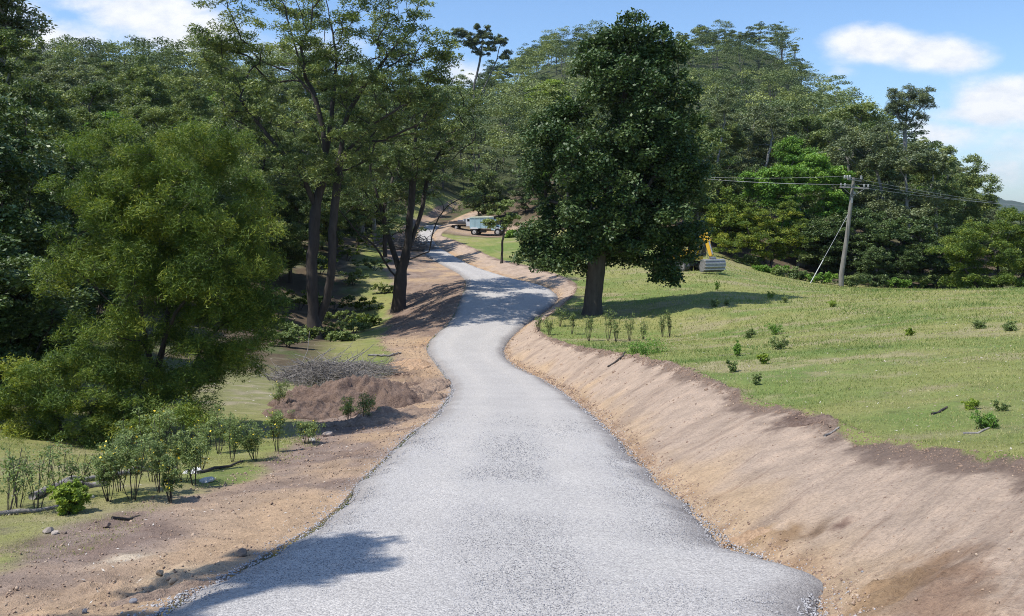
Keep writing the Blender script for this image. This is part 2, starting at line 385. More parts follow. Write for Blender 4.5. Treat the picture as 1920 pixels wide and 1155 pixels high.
# ================================================================== SETTING: ground sheet
def build_ground():
    ds = [-30., -20., -12., -7., -4., -2., -.5, 1., 2.]; d = 2.8
    while d < 700: ds.append(d); d += max(.045, .0085*d) if d < 70 else .014*d
    while d < 6500: ds.append(d); d *= 1.06
    ds = np.array(ds); nr = len(ds)
    nl, nb, npd = 105, 34, 130
    W = 1.15*np.maximum(ds, 0)+26
    tl = np.linspace(0, 1, nl+1)[1:]; kl = 5.2
    ol = (np.exp(kl*tl)-1)/(math.exp(kl)-1)
    tr = np.linspace(0, 1, npd+1)[1:]; kr = 4.6
    orr = (np.exp(kr*tr)-1)/(math.exp(kr)-1)
    L = fL(ds)[:,None]; R = fR(ds)[:,None]; TX = np.maximum(fTX(ds)[:,None], R+.5)
    X = np.concatenate([(L-W[:,None]*ol[None])[:,::-1], L+(R-L)*np.linspace(0, 1, 9)[None], R+(TX-R)*np.linspace(0, 1, nb+1)[None][:,1:], TX+W[:,None]*orr[None]], 1)
    D = np.repeat(ds[:,None], X.shape[1], 1)
    Z = ground_z(X, D)
    # keep the soil clear of the gravel sheet
    inr = (X >= L-1e-6) & (X <= R+1e-6); Z = np.where(inr, Z-.06, Z)
    # ---- zones (surface colours; some gum shade is put into the left dirt)
    wl = np.interp(D, *WL); offL = L-X; fade = 1-sst(150, 185, D)
    n1 = fbm(X*.7, D*.7, 101); n2 = fbm(X*2.5, D*2.5, 111); n3 = fbm(X*.15, D*.15, 121); n4 = fbm(X*9, D*9, 131, 3)
    def col(c): return np.array(c)[None,None,:]
    def mix(a, b, m): return a*(1-m[...,None])+b*m[...,None]
    gpatch = sst(-.35, .45, n3+.5*n1)
    grass = mix(col((.25,.25,.09))+0*X[...,None], col((.145,.20,.055)), gpatch)
    grass = mix(grass, col((.29,.26,.14)), sst(.0, .5, fbm(X*.45, D*.7, 141)+.35*n2))
    grass = mix(grass, col((.185,.150,.125)), sst(.55, .85, fbm(X*.5+9, D*.8, 151)+.3*n4)*.7)
    litter = mix(col((.105,.080,.055))+0*X[...,None], col((.085,.105,.040)), sst(.1, .5, n1+n3+.4*n2))
    litter = mix(litter, col((.23,.185,.14)), sst(.2, .6, n2+.4*n4+.3*n1)*.6)
    dmax = np.interp(X, [-15,8,14,18,22,28,40,60,150], [122,115,95,84,80,78,79,84,90])
    left = X < L
    mlit = np.where(left, sst(17, 26, D+3*n1)*sst(1.5,4,offL-wl), sst(-2, 2, D-dmax+3*n1))
    base = mix(grass, litter, mlit)
    # left clearing: pale dry grass
    clr = np.exp(-((X+10)/4.5)**2-((D-27)/5)**2)
    base = mix(base, mix(col((.22,.22,.10))+0*X[...,None], col((.33,.29,.20)), sst(0,.4,n2)), np.clip(clr*1.4,0,1)*left)
    tan = mix(col((.43,.32,.24))+0*X[...,None], col((.49,.345,.215)), sst(-.1, .5, n1+.4*n3))
    brown = mix(col((.25,.18,.145))+0*X[...,None], col((.33,.25,.205)), sst(-.3,.3,n2))
    # bank
    t = np.clip((X-R)/(TX-R), 0, 1); q = D-.85*(X-R)
    st = fbm(q*1.3, X*.25, 161, 4)
    bank = mix(col((.505,.365,.240))+0*X[...,None], col((.465,.358,.278)), sst(.0, .45, t+.35*n1+.25*st))
    soil = sst(.88, 1.02, t+.22*st+.08*n1+.10*n4+.17*np.exp(-((D-8.3)/2.2)**2)*(t>.2))
    bank = mix(bank, col((.155,.11,.088)), soil*.85)
    bank = mix(bank, col((.30,.225,.175)), sst(.15, .5, st-.1*n1)*.5*(t>.05))
    for (px, py, r, c, s_) in [(1720,1085,.42,(.24,.155,.10),1),(1660,1110,.35,(.33,.22,.13),1),(1770,1130,.4,(.30,.20,.14),.9),(1530,993,.16,(.22,.15,.10),1),(1480,1003,.18,(.30,.20,.12),1),(1580,978,.10,(.2,.13,.1),1),(1420,1015,.2,(.36,.24,.13),.9),(1570,822,.3,(.17,.125,.10),.7),(1650,842,.3,(.18,.135,.11),.5),(1500,780,.5,(.15,.105,.085),1)]:
        h = hit(px, py); dx_ = X-h[0]; dy_ = D-h[1]; a_ = (dx_*.65+dy_*.76); b__ = (-dx_*.76+dy_*.65); rr = (a_/1.5)**2+(b__/.7)**2
        bank = mix(bank, col(c), np.clip(s_*(1.5*np.exp(-rr/r**2)-.25+.8*n4+.35*n2), 0, 1)*(rr < (2*r)**2))
    toe = np.exp(-((t-.05)/.08)**2)
    bank = mix(bank, col((.34,.22,.135)), toe*sst(-.2,.3,n2)*.9)
    mb = (X > R-.02)*(1-sst(-.04, .04, X-TX-.10+.42*fbm(D*1.1, X*.1, 171)*np.clip(12/np.maximum(D,4),.35,1.)))*fade
    # left dirt
    ld = mix(brown, tan, sst(-.35, .35, n1*.9+.5*fbm(X*.5, D*.5, 181)-.5*(offL-.9)/np.maximum(wl,1)))
    ld = mix(ld, col((.50,.35,.225)), np.exp(-((offL-.5)/.6)**2)*sst(-.1,.5,n1+.3))
    ld = mix(ld, mix(col((.25,.175,.135))+0*X[...,None], col((.30,.22,.17)), sst(-.3,.3,n2+n1)), sst(41,46,D)*(1-sst(64,72,D))*.95)  # dark brown dirt below the gums, part of their shade put into its colour
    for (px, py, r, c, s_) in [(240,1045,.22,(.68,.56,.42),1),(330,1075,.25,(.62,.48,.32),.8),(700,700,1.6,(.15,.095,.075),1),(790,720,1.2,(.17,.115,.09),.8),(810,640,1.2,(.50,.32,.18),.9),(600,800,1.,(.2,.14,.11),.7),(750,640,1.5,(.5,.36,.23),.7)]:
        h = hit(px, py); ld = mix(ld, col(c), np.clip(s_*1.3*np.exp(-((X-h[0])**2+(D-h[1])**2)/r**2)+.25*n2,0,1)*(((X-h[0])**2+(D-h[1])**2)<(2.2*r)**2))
    ml = left*(1-sst(-.25, .25, offL-wl+.9*n1))*fade
    base = base*1.0; bank = bank*.86; ld = ld*.84
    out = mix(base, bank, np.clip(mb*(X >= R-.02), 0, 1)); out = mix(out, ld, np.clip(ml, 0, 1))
    # bare parking area by the trucks and the slope opposite
    pk = np.exp(-((X+2)/11)**4-((D-127)/5)**4)
    out = mix(out, tan*.8, np.clip(pk, 0, 1)*fade)
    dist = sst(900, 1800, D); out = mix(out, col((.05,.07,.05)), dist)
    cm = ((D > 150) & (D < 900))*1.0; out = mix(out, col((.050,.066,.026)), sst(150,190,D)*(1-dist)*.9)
    idx = np.arange(X.size).reshape(X.shape)
    Fq = np.stack([idx[:-1,:-1], idx[:-1,1:], idx[1:,1:], idx[1:,:-1]], -1).reshape(-1,4)
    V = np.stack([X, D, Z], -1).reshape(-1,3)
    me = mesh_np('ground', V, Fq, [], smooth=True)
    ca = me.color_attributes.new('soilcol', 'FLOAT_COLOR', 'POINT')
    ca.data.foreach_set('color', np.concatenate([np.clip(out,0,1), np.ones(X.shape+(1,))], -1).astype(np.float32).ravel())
    def fa(nm, a):
        at = me.attributes.new(nm, 'FLOAT', 'POINT'); at.data.foreach_set('value', np.asarray(a, np.float32).ravel())
    fa('bank', np.clip(mb, 0, 1)); fa('dirt', np.clip(mb+ml, 0, 1)); fa('streak', q)
    m, nt, b, o_ = newmat('soil_and_turf')
    vc = nt.nodes.new('ShaderNodeVertexColor'); vc.layer_name = 'soilcol'
    def A(nm): a = nt.nodes.new('ShaderNodeAttribute'); a.attribute_name = nm; return a.outputs['Fac']
    tc = nt.nodes.new('ShaderNodeTexCoord').outputs['Object']
    f1 = noise(nt, 2.2, 8, .68, tc); f2 = noise(nt, 28, 6, .7, tc); f3 = noise(nt, 110, 3, .6, tc)
    sep = nt.nodes.new('ShaderNodeSeparateXYZ'); nt.links.new(tc, sep.inputs[0])
    cmb = nt.nodes.new('ShaderNodeCombineXYZ'); nt.links.new(mth(nt,'MULTIPLY',A('streak'),7.), cmb.inputs[0]); nt.links.new(mth(nt,'MULTIPLY',sep.outputs[0],.9), cmb.inputs[1])
    fs = noise(nt, 1.0, 7, .65, cmb.outputs[0])
    c = mixc(nt, 1, vc.outputs[0], ramp(nt, f1, [(.25,(.70,.70,.70)),(.5,(1,1,1)),(.75,(1.22,1.2,1.17))]), 'MULTIPLY')
    c = mixc(nt, .8, c, ramp(nt, f2, [(.28,(.60,.58,.56)),(.5,(1,1,1)),(.74,(1.30,1.28,1.22))]), 'MULTIPLY')
    bfac = mth(nt, 'MULTIPLY', A('bank'), .75)
    c = mixc(nt, bfac, c, mixc(nt, 1, c, ramp(nt, fs, [(.30,(.66,.60,.57)),(.44,(1,1,1)),(.72,(1.14,1.12,1.08))]), 'MULTIPLY'))
    # small dark crumbs and pale stones in bare soil
    vo = nt.nodes.new('ShaderNodeTexVoronoi'); vo.inputs['Scale'].default_value = 16; nt.links.new(tc, vo.inputs['Vector'])
    sp = mth(nt, 'LESS_THAN', vo.outputs['Distance'], mth(nt,'MULTIPLY',f1,.30))
    c = mixc(nt, mth(nt,'MULTIPLY',mth(nt,'MULTIPLY',sp,A('dirt')),.45), c, mixc(nt, 1, c, (.5,.45,.42), 'MULTIPLY'))
    nt.links.new(c, b.inputs['Base Color']); b.inputs['Roughness'].default_value = .95; b.inputs['Specular IOR Level'].default_value = .15
    h = mth(nt,'ADD', mth(nt,'MULTIPLY',f1,1.0), mth(nt,'ADD', mth(nt,'MULTIPLY',f2,.35), mth(nt,'ADD',mth(nt,'MULTIPLY',f3,.22), mth(nt,'MULTIPLY',mth(nt,'MULTIPLY',fs,A('bank')),.5))))
    bump(nt, b, h, .75, .09)
    me.materials.append(m)
    o = link('ground', me); tag(o, None, None, kind='structure'); return o
build_ground()

# ================================================================== road
def build_road():
    ds = []; d = -10.
    while d < 134: ds.append(d); d += max(.05, .008*abs(d)) if d > 2.5 else .5
    ds = np.array(ds); nc = 48
    u = np.linspace(0, 1, nc+1)
    jl = .10*fbm(ds*1.6, ds*0, 201)+.05*fbm(ds*6, ds*0, 203); jr = .10*fbm(ds*1.6, ds*0+5, 205)+.06*fbm(ds*6, ds*0, 207)
    jr = jr + .25*np.exp(-((ds-6.4)/.5)**2)-.12*np.exp(-((ds-7.6)/.35)**2)
    L = fL(ds)+jl; R = fR(ds)+jr
    X = L[:,None]+(R-L)[:,None]*u[None]; D = np.repeat(ds[:,None], nc+1, 1)
    wd = (R-L)[:,None]; e = np.minimum(u, 1-u)[None]*wd
    Z = fZ(D) - .03 + .075*sst(0, .35, e) - .05*(1-sst(0,.06,e)) + .02*(1-(2*u[None]-1)**2)
    Z = Z + .012*fbm(X*1.2, D*.6, 211)*sst(.1,.4,e) + .012*fbm(X*12, D*12, 221, 3)*(1-sst(.25,.7,e))
    base = ground_z(X, D, False)
    idx = np.arange(X.size).reshape(X.shape)
    Fq = np.stack([idx[:-1,:-1], idx[:-1,1:], idx[1:,1:], idx[1:,:-1]], -1).reshape(-1,4)
    me = mesh_np('road', np.stack([X, D, Z], -1).reshape(-1,3), Fq, [], smooth=True)
    a = me.attributes.new('edge', 'FLOAT', 'POINT'); a.data.foreach_set('value', e.astype(np.float32).ravel())
    tk_ = (np.exp(-((u[None]-.28-.03*vn(ds[:,None]*.3,0*ds[:,None]))/.085)**2)+np.exp(-((u[None]-.72-.03*vn(ds[:,None]*.3,0*ds[:,None]))/.085)**2))*(.7+.6*fbm(X*.8,D*.35,231))
    a = me.attributes.new('track', 'FLOAT', 'POINT'); a.data.foreach_set('value', np.clip(tk_,0,1).astype(np.float32).ravel())
    m, nt, b, o_ = newmat('crushed_rock')
    at = nt.nodes.new('ShaderNodeAttribute'); at.attribute_name = 'edge'
    tc = nt.nodes.new('ShaderNodeTexCoord').outputs['Object']
    big = noise(nt, .8, 4, .6, tc); mid = noise(nt, 30, 5, .75, tc)
    vo = nt.nodes.new('ShaderNodeTexVoronoi'); vo.inputs['Scale'].default_value = 70; nt.links.new(tc, vo.inputs['Vector'])
    vo2 = nt.nodes.new('ShaderNodeTexVoronoi'); vo2.inputs['Scale'].default_value = 140; nt.links.new(tc, vo2.inputs['Vector'])
    sv = nt.nodes.new('ShaderNodeSeparateColor'); nt.links.new(vo.outputs['Color'], sv.inputs[0])
    c = mixc(nt, big, (.365,.345,.325), (.46,.437,.41))
    tr_ = nt.nodes.new('ShaderNodeAttribute'); tr_.attribute_name = 'track'
    c = mixc(nt, mth(nt,'MULTIPLY',tr_.outputs['Fac'],.8), c, mixc(nt, 1, c, (1.13,1.12,1.10), 'MULTIPLY'))
    c = mixc(nt, 1, c, ramp(nt, sv.outputs[0], [(0,(.70,.70,.72)),(.5,(1,1,1)),(1,(1.22,1.22,1.22))]), 'MULTIPLY')
    c = mixc(nt, 1, c, ramp(nt, mid, [(.3,(.78,.78,.79)),(.5,(1,1,1)),(.7,(1.15,1.15,1.14))]), 'MULTIPLY')
    ef = nt.nodes.new('ShaderNodeMapRange'); ef.inputs[1].default_value = .05; ef.inputs[2].default_value = .5; ef.inputs[3].default_value = 1; ef.inputs[4].default_value = 0
    nt.links.new(mth(nt,'ADD',at.outputs['Fac'],mth(nt,'MULTIPLY',mth(nt,'SUBTRACT',big,.5),.5)), ef.inputs[0])
    c = mixc(nt, mth(nt,'MULTIPLY',ef.outputs[0],mth(nt,'MULTIPLY',big,.45)), c, (.36,.29,.22))
    c = mixc(nt, ef.outputs[0], c, mixc(nt, 1, c, (.62,.62,.64), 'MULTIPLY'))
    nt.links.new(c, b.inputs['Base Color']); b.inputs['Roughness'].default_value = .9; b.inputs['Specular IOR Level'].default_value = .2
    h = mth(nt,'ADD', mth(nt,'MULTIPLY',mth(nt,'SUBTRACT',1.,vo.outputs['Distance']),.6), mth(nt,'ADD',mth(nt,'MULTIPLY',mth(nt,'SUBTRACT',1.,vo2.outputs['Distance']),.3), mth(nt,'MULTIPLY',mid,.5)))
    bump(nt, b, h, .6, .018)
    me.materials.append(m)
    o = link('road', me); tag(o, None, None, kind='structure')
    return lambda x, dd: np.interp(dd, ds, fZ(ds))+.045
roadz = build_road()

# ---- loose stones
OCT_V = np.array([(1,0,0),(-1,0,0),(0,1,0),(0,-1,0),(0,0,1),(0,0,-1)], float)
OCT_F = np.array([(0,2,4),(2,1,4),(1,3,4),(3,0,4),(2,0,5),(1,2,5),(3,1,5),(0,3,5)])
def stones(name, pos, size, mat, rs, flat=.6, tn=None):
    n = len(pos); V = OCT_V[None]*rs.uniform(.55, 1.2, (n,6,1)); V = V*np.array([1,.8,flat])
    a = rs.uniform(0, 6.28, n); ca, sa = np.cos(a), np.sin(a); ti = rs.normal(0, .35, n)
    x = V[...,0]*ca[:,None]-V[...,1]*sa[:,None]; y = V[...,0]*sa[:,None]+V[...,1]*ca[:,None]; z = V[...,2]+x*ti[:,None]
    V = np.stack([x, y, z], -1)*size[:,None,None]+pos[:,None]
    Fq = (OCT_F[None]+(np.arange(n)*6)[:,None,None]).reshape(-1,3)
    me = mesh_np(name, V.reshape(-1,3), Fq, [mat], tint=np.repeat(rs.uniform(0,1,n) if tn is None else tn, 8)); return me
def stonemat(name, a, b_, c_=None):
    m, nt, b, o = newmat(name); at = nt.nodes.new('ShaderNodeAttribute'); at.attribute_name = 'tint'
    nt.links.new(ramp(nt, at.outputs['Fac'], [(0, a), (.6, b_), (1, c_ or b_)]), b.inputs['Base Color']); b.inputs['Roughness'].default_value = .85; return m
rs = np.random.RandomState(11)
SM = stonemat('gravel_chips', (.22,.215,.22), (.36,.35,.355), (.46,.45,.45))
n = 62000; dd = 4.0*np.exp(rs.uniform(0, 1, n)**.9*math.log(22/4.)); u = rs.uniform(.05, .95, n); L = fL(dd); R = fR(dd)
u_ = u; e_ = np.minimum(u_, 1-u_)*(R-L)
kp = rs.uniform(0,1,n) > sst(9,21,dd); dd, u, L, R, e_ = dd[kp], u[kp], L[kp], R[kp], e_[kp]; n = len(dd)
pos = np.stack([L+(R-L)*u, dd, fZ(dd)-.03+.075*sst(0,.35,e_)+.02*(1-(2*u-1)**2)+.001], 1)
nb = 13000; d2 = 4.0*np.exp(rs.uniform(0, 1, nb)*math.log(60/4.)); side = rs.randint(0, 2, nb); off = rs.normal(.01, .15, nb)
x2 = np.where(side == 0, fL(d2)+.10-off*.9, fR(d2)-.10+off*.9)
z2 = np.maximum(ground_z(x2, d2)+.0, np.where((x2 > fL(d2)) & (x2 < fR(d2)), fZ(d2)-.01, -99))
pos = np.concatenate([pos, np.stack([x2, d2, z2], 1)])
size = np.r_[rs.uniform(.004, .0095, n)*np.clip(dd/9,.9,1.6), rs.uniform(.008, .022, nb)*np.clip(d2/14,.8,1.5)]
o = link('gravel', stones('gravel', pos, size, SM, rs)); tag(o, 'loose grey gravel chips scattered over and along the crushed rock road', 'gravel', kind='stuff')
# soil clods on bank toe, bank lip, left verge
n = 13000; dc = 4.5*np.exp(rs.uniform(0, 1, n)*math.log(60/4.5)); k = rs.choice(5, n, p=[.24,.25,.22,.22,.07])
Rr = fR(dc); T_ = fTX(dc); wl = np.interp(dc, *WL)
xc = np.select([k == 0, k == 1, k == 4, k >= 2], [Rr+.05+np.abs(rs.normal(0,.14,n)), T_+rs.normal(0,.10,n), Rr+(T_-Rr)*rs.uniform(0,1,n)**1.4, fL(dc)-.1-rs.uniform(0,1,n)*wl*1.05])
zc = ground_z(xc, dc)
sz = rs.uniform(.008, .026, n)*np.clip(dc/12,.7,2.2)*np.where(rs.uniform(0,1,n) > .96, 2., 1)
CMt = stonemat('soil_clods', (.19,.125,.09), (.36,.25,.17), (.52,.42,.32))
o = link('soil_crumbs', stones('soil_crumbs', np.stack([xc, dc, zc], 1), sz, CMt, rs, .7, np.where(k == 1, rs.uniform(0,.25,n), rs.uniform(0,.85,n)**1.3))); tag(o, 'crumbs and clods of brown soil strewn on the bare cut banks', 'soil', kind='stuff')

# ================================================================== grass
def build_grass():
    rs = np.random.RandomState(21); n = 330000
    d = 5.0*np.exp(rs.uniform(0, 1, n)*math.log(85/5.0)); s = rs.uniform(-.66, .72, n); x = s*d
    L = fL(d); TX = fTX(d); wl = np.interp(d, *WL)
    n1 = fbm(x*.7, d*.7, 101); edge = TX+.10-.42*fbm(d*1.1, x*.1, 171)*np.clip(12/np.maximum(d,4),.35,1.)
    right = (x > edge-.02) & (d < np.interp(x, [-15,8,14,18,22,28,40,60], [100,100,92,83,80,78,79,84]))
    left = (x < L-wl-.9*n1+.05) & (d < 60) & (fbm(x*1.3, d*1.3, 301)+.15-.85*sst(15,28,d) > 0)
    keep = (right | left) & (fbm(x*.9, d*1.2, 311) > -.42)
    x, d, n1, right = x[keep], d[keep], n1[keep], right[keep]; n = len(x); z = ground_z(x, d)-.005
    k = np.clip(d/12, .75, 5); patch = fbm(x*.3, d*.45, 321)
    h = rs.uniform(.018, .05, n)*k**.75*(1+.9*np.clip(patch, -.4, 1)); h = np.where(rs.uniform(0,1,n) > .985, h*2.1, h); w = rs.uniform(.0030, .0065, n)*k
    a = rs.uniform(0, 6.28, n); ln = rs.uniform(.2, 1.1, n); la = rs.uniform(0, 6.28, n)
    p = np.stack([x, d, z], 1); side = np.stack([np.cos(a), np.sin(a), 0*a], 1)*w[:,None]
    tip = p+np.stack([np.cos(la)*ln*h, np.sin(la)*ln*h, h], 1)
    V = np.stack([p-side, p+side, tip], 1).reshape(-1,3)
    tint = np.clip(.50+.75*patch+.35*fbm(x*.12, d*.2, 331, 2)+rs.normal(0,.17,n), 0, 1)
    m, nt, b, out = newmat('grass_blade'); at = nt.nodes.new('ShaderNodeAttribute'); at.attribute_name = 'tint'
    col = ramp(nt, at.outputs['Fac'], [(0,(.46,.40,.22)),(.30,(.385,.375,.115)),(.60,(.26,.31,.075)),(1,(.13,.215,.045))])
    nt.links.new(col, b.inputs['Base Color']); b.inputs['Roughness'].default_value = .6
    t = nt.nodes.new('ShaderNodeBsdfTranslucent'); nt.links.new(col, t.inputs[0]); mx = nt.nodes.new('ShaderNodeMixShader'); mx.inputs[0].default_value = .35
    nt.links.new(b.outputs[0], mx.inputs[1]); nt.links.new(t.outputs[0], mx.inputs[2]); nt.links.new(mx.outputs[0], out.inputs[0])
    me = mesh_np('grass', V, np.arange(n*3).reshape(-1,3), [m], tint=tint)
    o = link('grass', me); tag(o, 'short green and straw coloured pasture grass', 'grass', kind='stuff')
build_grass()

def build_litter():
    rs = np.random.RandomState(23); n = 9000; d = 6*np.exp(rs.uniform(0,1,n)*math.log(70/6.)); x = rs.uniform(-.62,.66,n)*d
    cl = np.exp(-((x+9)/5)**2-((d-27)/6)**2) > rs.uniform(0,1,n)*.8
    ok = (x > fTX(d)+.2)*(rs.uniform(0,1,n) < .35) | ((x < fL(d)-.3) & (cl | (rs.uniform(0,1,n) < .45))); x, d = x[ok], d[ok]
    c = np.stack([x, d, ground_z(x, d)+.012], 1); k = np.clip(d/16,.7,2.2)
    V_, F_, t_ = leaves(c, 1.0, .3, rs, 1.6, 0, None, .3); c4 = np.repeat(c, 4, axis=0); V_ = c4+(V_-c4)*np.repeat(.055*k, 4)[:,None]
    m, nt, b, o_ = newmat('dead_leaf'); at = nt.nodes.new('ShaderNodeAttribute'); at.attribute_name = 'tint'
    nt.links.new(ramp(nt, at.outputs['Fac'], [(0,(.16,.11,.07)),(.5,(.34,.27,.20)),(1,(.55,.51,.45))]), b.inputs['Base Color'])
    o = link('leaf_litter', mesh_np('leaf_litter', V_, F_, [m], tint=t_)); tag(o, 'fallen dry leaves and bark flakes scattered over the grass', 'leaf litter', kind='stuff')
build_litter()
# ================================================================== NAMED TREES (shapes traced from the photograph, built at their own distance)
def A3(*v): return np.array(v, float)
def env_tree(px, py, d, ells, nclump, trunks_px, crad, R, leaf, bark, seed, label, cat, group=None, name='gum_tree', scale_d=.8, surf=.35, sink=.15, **kw):
    rs = np.random.RandomState(seed); org = P(px, py, d); org[2] = gz(org[0], d)-sink
    cl = ell_clumps(ells, nclump, rs, d, scale_d, org, surf=surf)
    tr = []
    for t in trunks_px:
        dz = t[1] if isinstance(t, tuple) else None; t = t[0] if isinstance(t, tuple) else t
        tr.append(pl(t, d, org, dz))
    tr[0][0] = A3(tr[0][0][0], tr[0][0][1], 0)
    cr = rs.uniform(.75, 1.3, nclump)*crad
    ms = tree_meshes(name, tr, cl, cr, R, leaf, bark, rs, **kw)
    return put_tree(name, org, ms, label, cat, group)

# double trunked gum, left of the road
env_tree(592, 636, 50, [(430,60,55,45),(505,20,70,45),(620,-10,110,50),(720,45,75,55),(560,115,80,36),(650,145,80,50),(755,120,60,75),(470,190,75,45),(560,250,85,55),
    (680,250,70,60),(530,320,70,38),(640,330,60,40),(790,215,50,50),(700,190,80,40),(430,120,50,30),(600,60,60,40),(415,85,40,30),(820,110,36,50),(800,180,50,40),(440,230,50,40),(740,0,60,30)], 430,
    [[(592,640),(586,560),(584,500),(589,430),(594,380),(612,310),(608,250),(590,180),(560,110),(540,40)],
     ([(595,605),(614,560),(624,500),(626,430),(632,370),(640,300),(650,220),(690,150),(740,90),(770,60)], [.2,0,-.3,-.4,-.4,-.5,-.3,0,0,0]),
     ([(610,300),(620,200),(625,100),(610,20),(600,-40)], [0,.5,1,1,1]),
     ([(596,395),(570,330),(540,290),(500,240),(470,200)], [0,-.5,-1,-1.3,-1.5]),
     ([(634,300),(670,270),(700,240),(745,215)], [0,-.6,-1,-1.5]),
     ([(590,180),(540,130),(480,110),(440,70)], [0,.8,1,1.4])],
    .80, .44, 'gum', 'dark', 101, 'tall double-trunked gum tree standing left of the road, crown reaching the frame top', 'tree',
    nleaf=225, lsize=.19, lw=.34, flat=.66, rtip=.016, step=.5, sub=9, flare=.4, twigs=900, scale_d=2.1, surf=.3)
# spreading gum beside the bend
env_tree(748, 581, 60, [(700,330,65,50),(770,250,70,60),(850,245,45,50),(710,395,55,28),(830,330,60,40),(885,372,35,12),(775,160,55,45),(690,240,50,45),(650,370,40,30),(745,430,70,18),(800,290,60,50),(870,190,30,30)], 270,
    [[(748,585),(750,530),(752,512),(762,470),(768,420),(775,330),(780,250),(775,180)],
     ([(750,528),(728,500),(712,470),(696,450),(680,440)], [0,-.3,-.6,-1,-1.4]),
     ([(751,512),(735,470),(718,420),(705,370),(690,320)], [0,.4,.9,1,1]),
     ([(756,490),(780,482),(806,470),(812,440),(822,412),(838,388),(862,372),(900,366),(932,372)], [0,-.3,-.5,-.6,-.7,-.8,-.9,-1,-1]),
     ([(762,480),(775,440),(790,390),(800,330),(830,270)], [0,.5,.7,.8,.6])],
    .72, .46, 'gum', 'dark', 102, 'spreading gum tree with low forked limbs on the dirt slope beside the road bend', 'tree',
    nleaf=165, lsize=.20, lw=.32, flat=.6, rtip=.016, step=.5, sub=9, flare=.4, twigs=500, scale_d=2.0, surf=.3)
# big dark fig-like tree right of the road
env_tree(1110, 592, 48, [(1189,75,52,50),(1127,105,45,40),(1234,95,40,40),(1178,160,112,60),(1189,230,132,70),(1150,310,157,80),(1223,320,90,70),(1138,400,157,60),(1071,450,101,45),(1240,430,67,60),(1042,495,62,26),(1246,495,40,36),(1161,470,90,30),(1003,400,34,70),(1283,300,29,90),(1288,450,22,40),(1037,260,45,60),(1249,512,13,16),(1000,460,18,34),(985,395,14,22),(1318,250,12,26),(1300,180,14,20),(1290,470,14,36),(1248,530,12,16),(1060,525,14,16),(1085,150,16,18),(1275,120,14,16),(1320,330,12,24)], 370,
    [[(1110,595),(1114,540),(1120,490),(1126,440),(1138,370),(1155,290),(1170,200),(1180,110),(1185,50)],
     ([(1120,480),(1090,420),(1060,380),(1030,350)], [0,-.5,-1.2,-2]), ([(1124,450),(1170,400),(1210,350),(1240,300)], [0,-.5,-1,-1.2]),
     ([(1122,462),(1180,455),(1230,440),(1260,440)], [0,.5,1,1]), ([(1126,440),(1110,380),(1090,300),(1080,240)], [0,1.5,2.6,3])],
    .95, .50, 'fig', 'fig', 103, 'big dark green tree with thick straight trunk on the paddock edge', 'tree', name='shade_tree',
    nleaf=400, lsize=.20, lw=.6, flat=.95, rtip=.02, step=.5, sub=11, flare=.28, up=.35, twigs=500, scale_d=.92, surf=.42, hang=.2, shell=.5, ldroop=.1)
# feathery wattle, left foreground
env_tree(285, 832, 19, [(330,270,110,45),(230,310,90,50),(430,300,50,60),(200,390,95,80),(340,390,140,90),(440,460,90,80),(170,500,85,60),(300,540,150,80),(440,590,90,60),(250,640,140,60),(390,660,80,45),(480,530,50,70),(250,720,110,40),(130,270,30,20),(455,400,50,60),(300,450,130,100),(490,600,40,40),(400,520,110,90),(260,350,90,70),(410,690,90,36),(300,725,100,36),(465,650,50,44),(200,700,80,40)], 480,
    [[(285,836),(290,760),(285,690),(268,620),(262,540),(256,470),(250,400)], ([(287,740),(300,650),(310,560),(322,470),(340,380),(345,310)], [0,.2,.3,.3,.2,.1]),
     ([(285,700),(330,600),(390,520),(430,450)], [0,-.3,-.6,-.7]), ([(340,838),(345,770),(352,700),(380,640),(430,600)], [.3,.3,.2,.1,0]), ([(268,620),(220,560),(170,500)], [0,-.4,-.7])],
    .42, .13, 'wattle', 'dark', 104, 'feathery yellow-green wattle tree growing left of the road in the foreground', 'tree', name='wattle_tree',
    nleaf=560, lsize=.10, lw=.16, flat=1.0, rtip=.005, step=.22, sub=18, flare=.3, up=.3, twigs=1500, scale_d=1.35, surf=.45, hang=.1, shell=.6, ldroop=.3)
env_tree(120, 850, 17.5, [(60,690,80,45),(150,720,90,45),(40,770,80,50),(170,790,100,45),(330,770,90,40),(90,830,90,30),(250,800,70,35)], 110,
    [[(120,855),(115,800),(100,740),(80,690)], [(130,850),(160,790),(190,740)], [(240,860),(280,800),(330,760)]],
    .36, .06, 'wattle', 'dark', 105, 'low bushy wattle thicket spreading around the foot of the feathery wattle tree', 'bush', name='wattle_bush',
    nleaf=560, lsize=.09, lw=.18, flat=.8, rtip=.004, step=.2, sub=10, flare=.2, up=.4, twigs=200, scale_d=.8, surf=.5, hang=.1)
env_tree(1880, 560, 72, [(1860,460,85,45),(1920,430,60,40),(1800,490,50,35),(1990,440,90,60),(1850,520,90,28),(1915,412,24,14),(1960,510,80,40)], 130,
    [[(1880,560),(1870,500),(1860,450)], [(1900,560),(1930,490),(1960,440)], [(1850,560),(1820,520),(1800,490)]],
    1.0, .22, 'wattle', 'dark', 106, 'broad olive green wattle at the right edge of the frame behind the paddock crest', 'bush', name='wattle_bush',
    nleaf=650, lsize=.19, lw=.35, flat=.6, rtip=.012, step=.5, sub=9, up=.45, scale_d=.8, surf=.45, twigs=100)
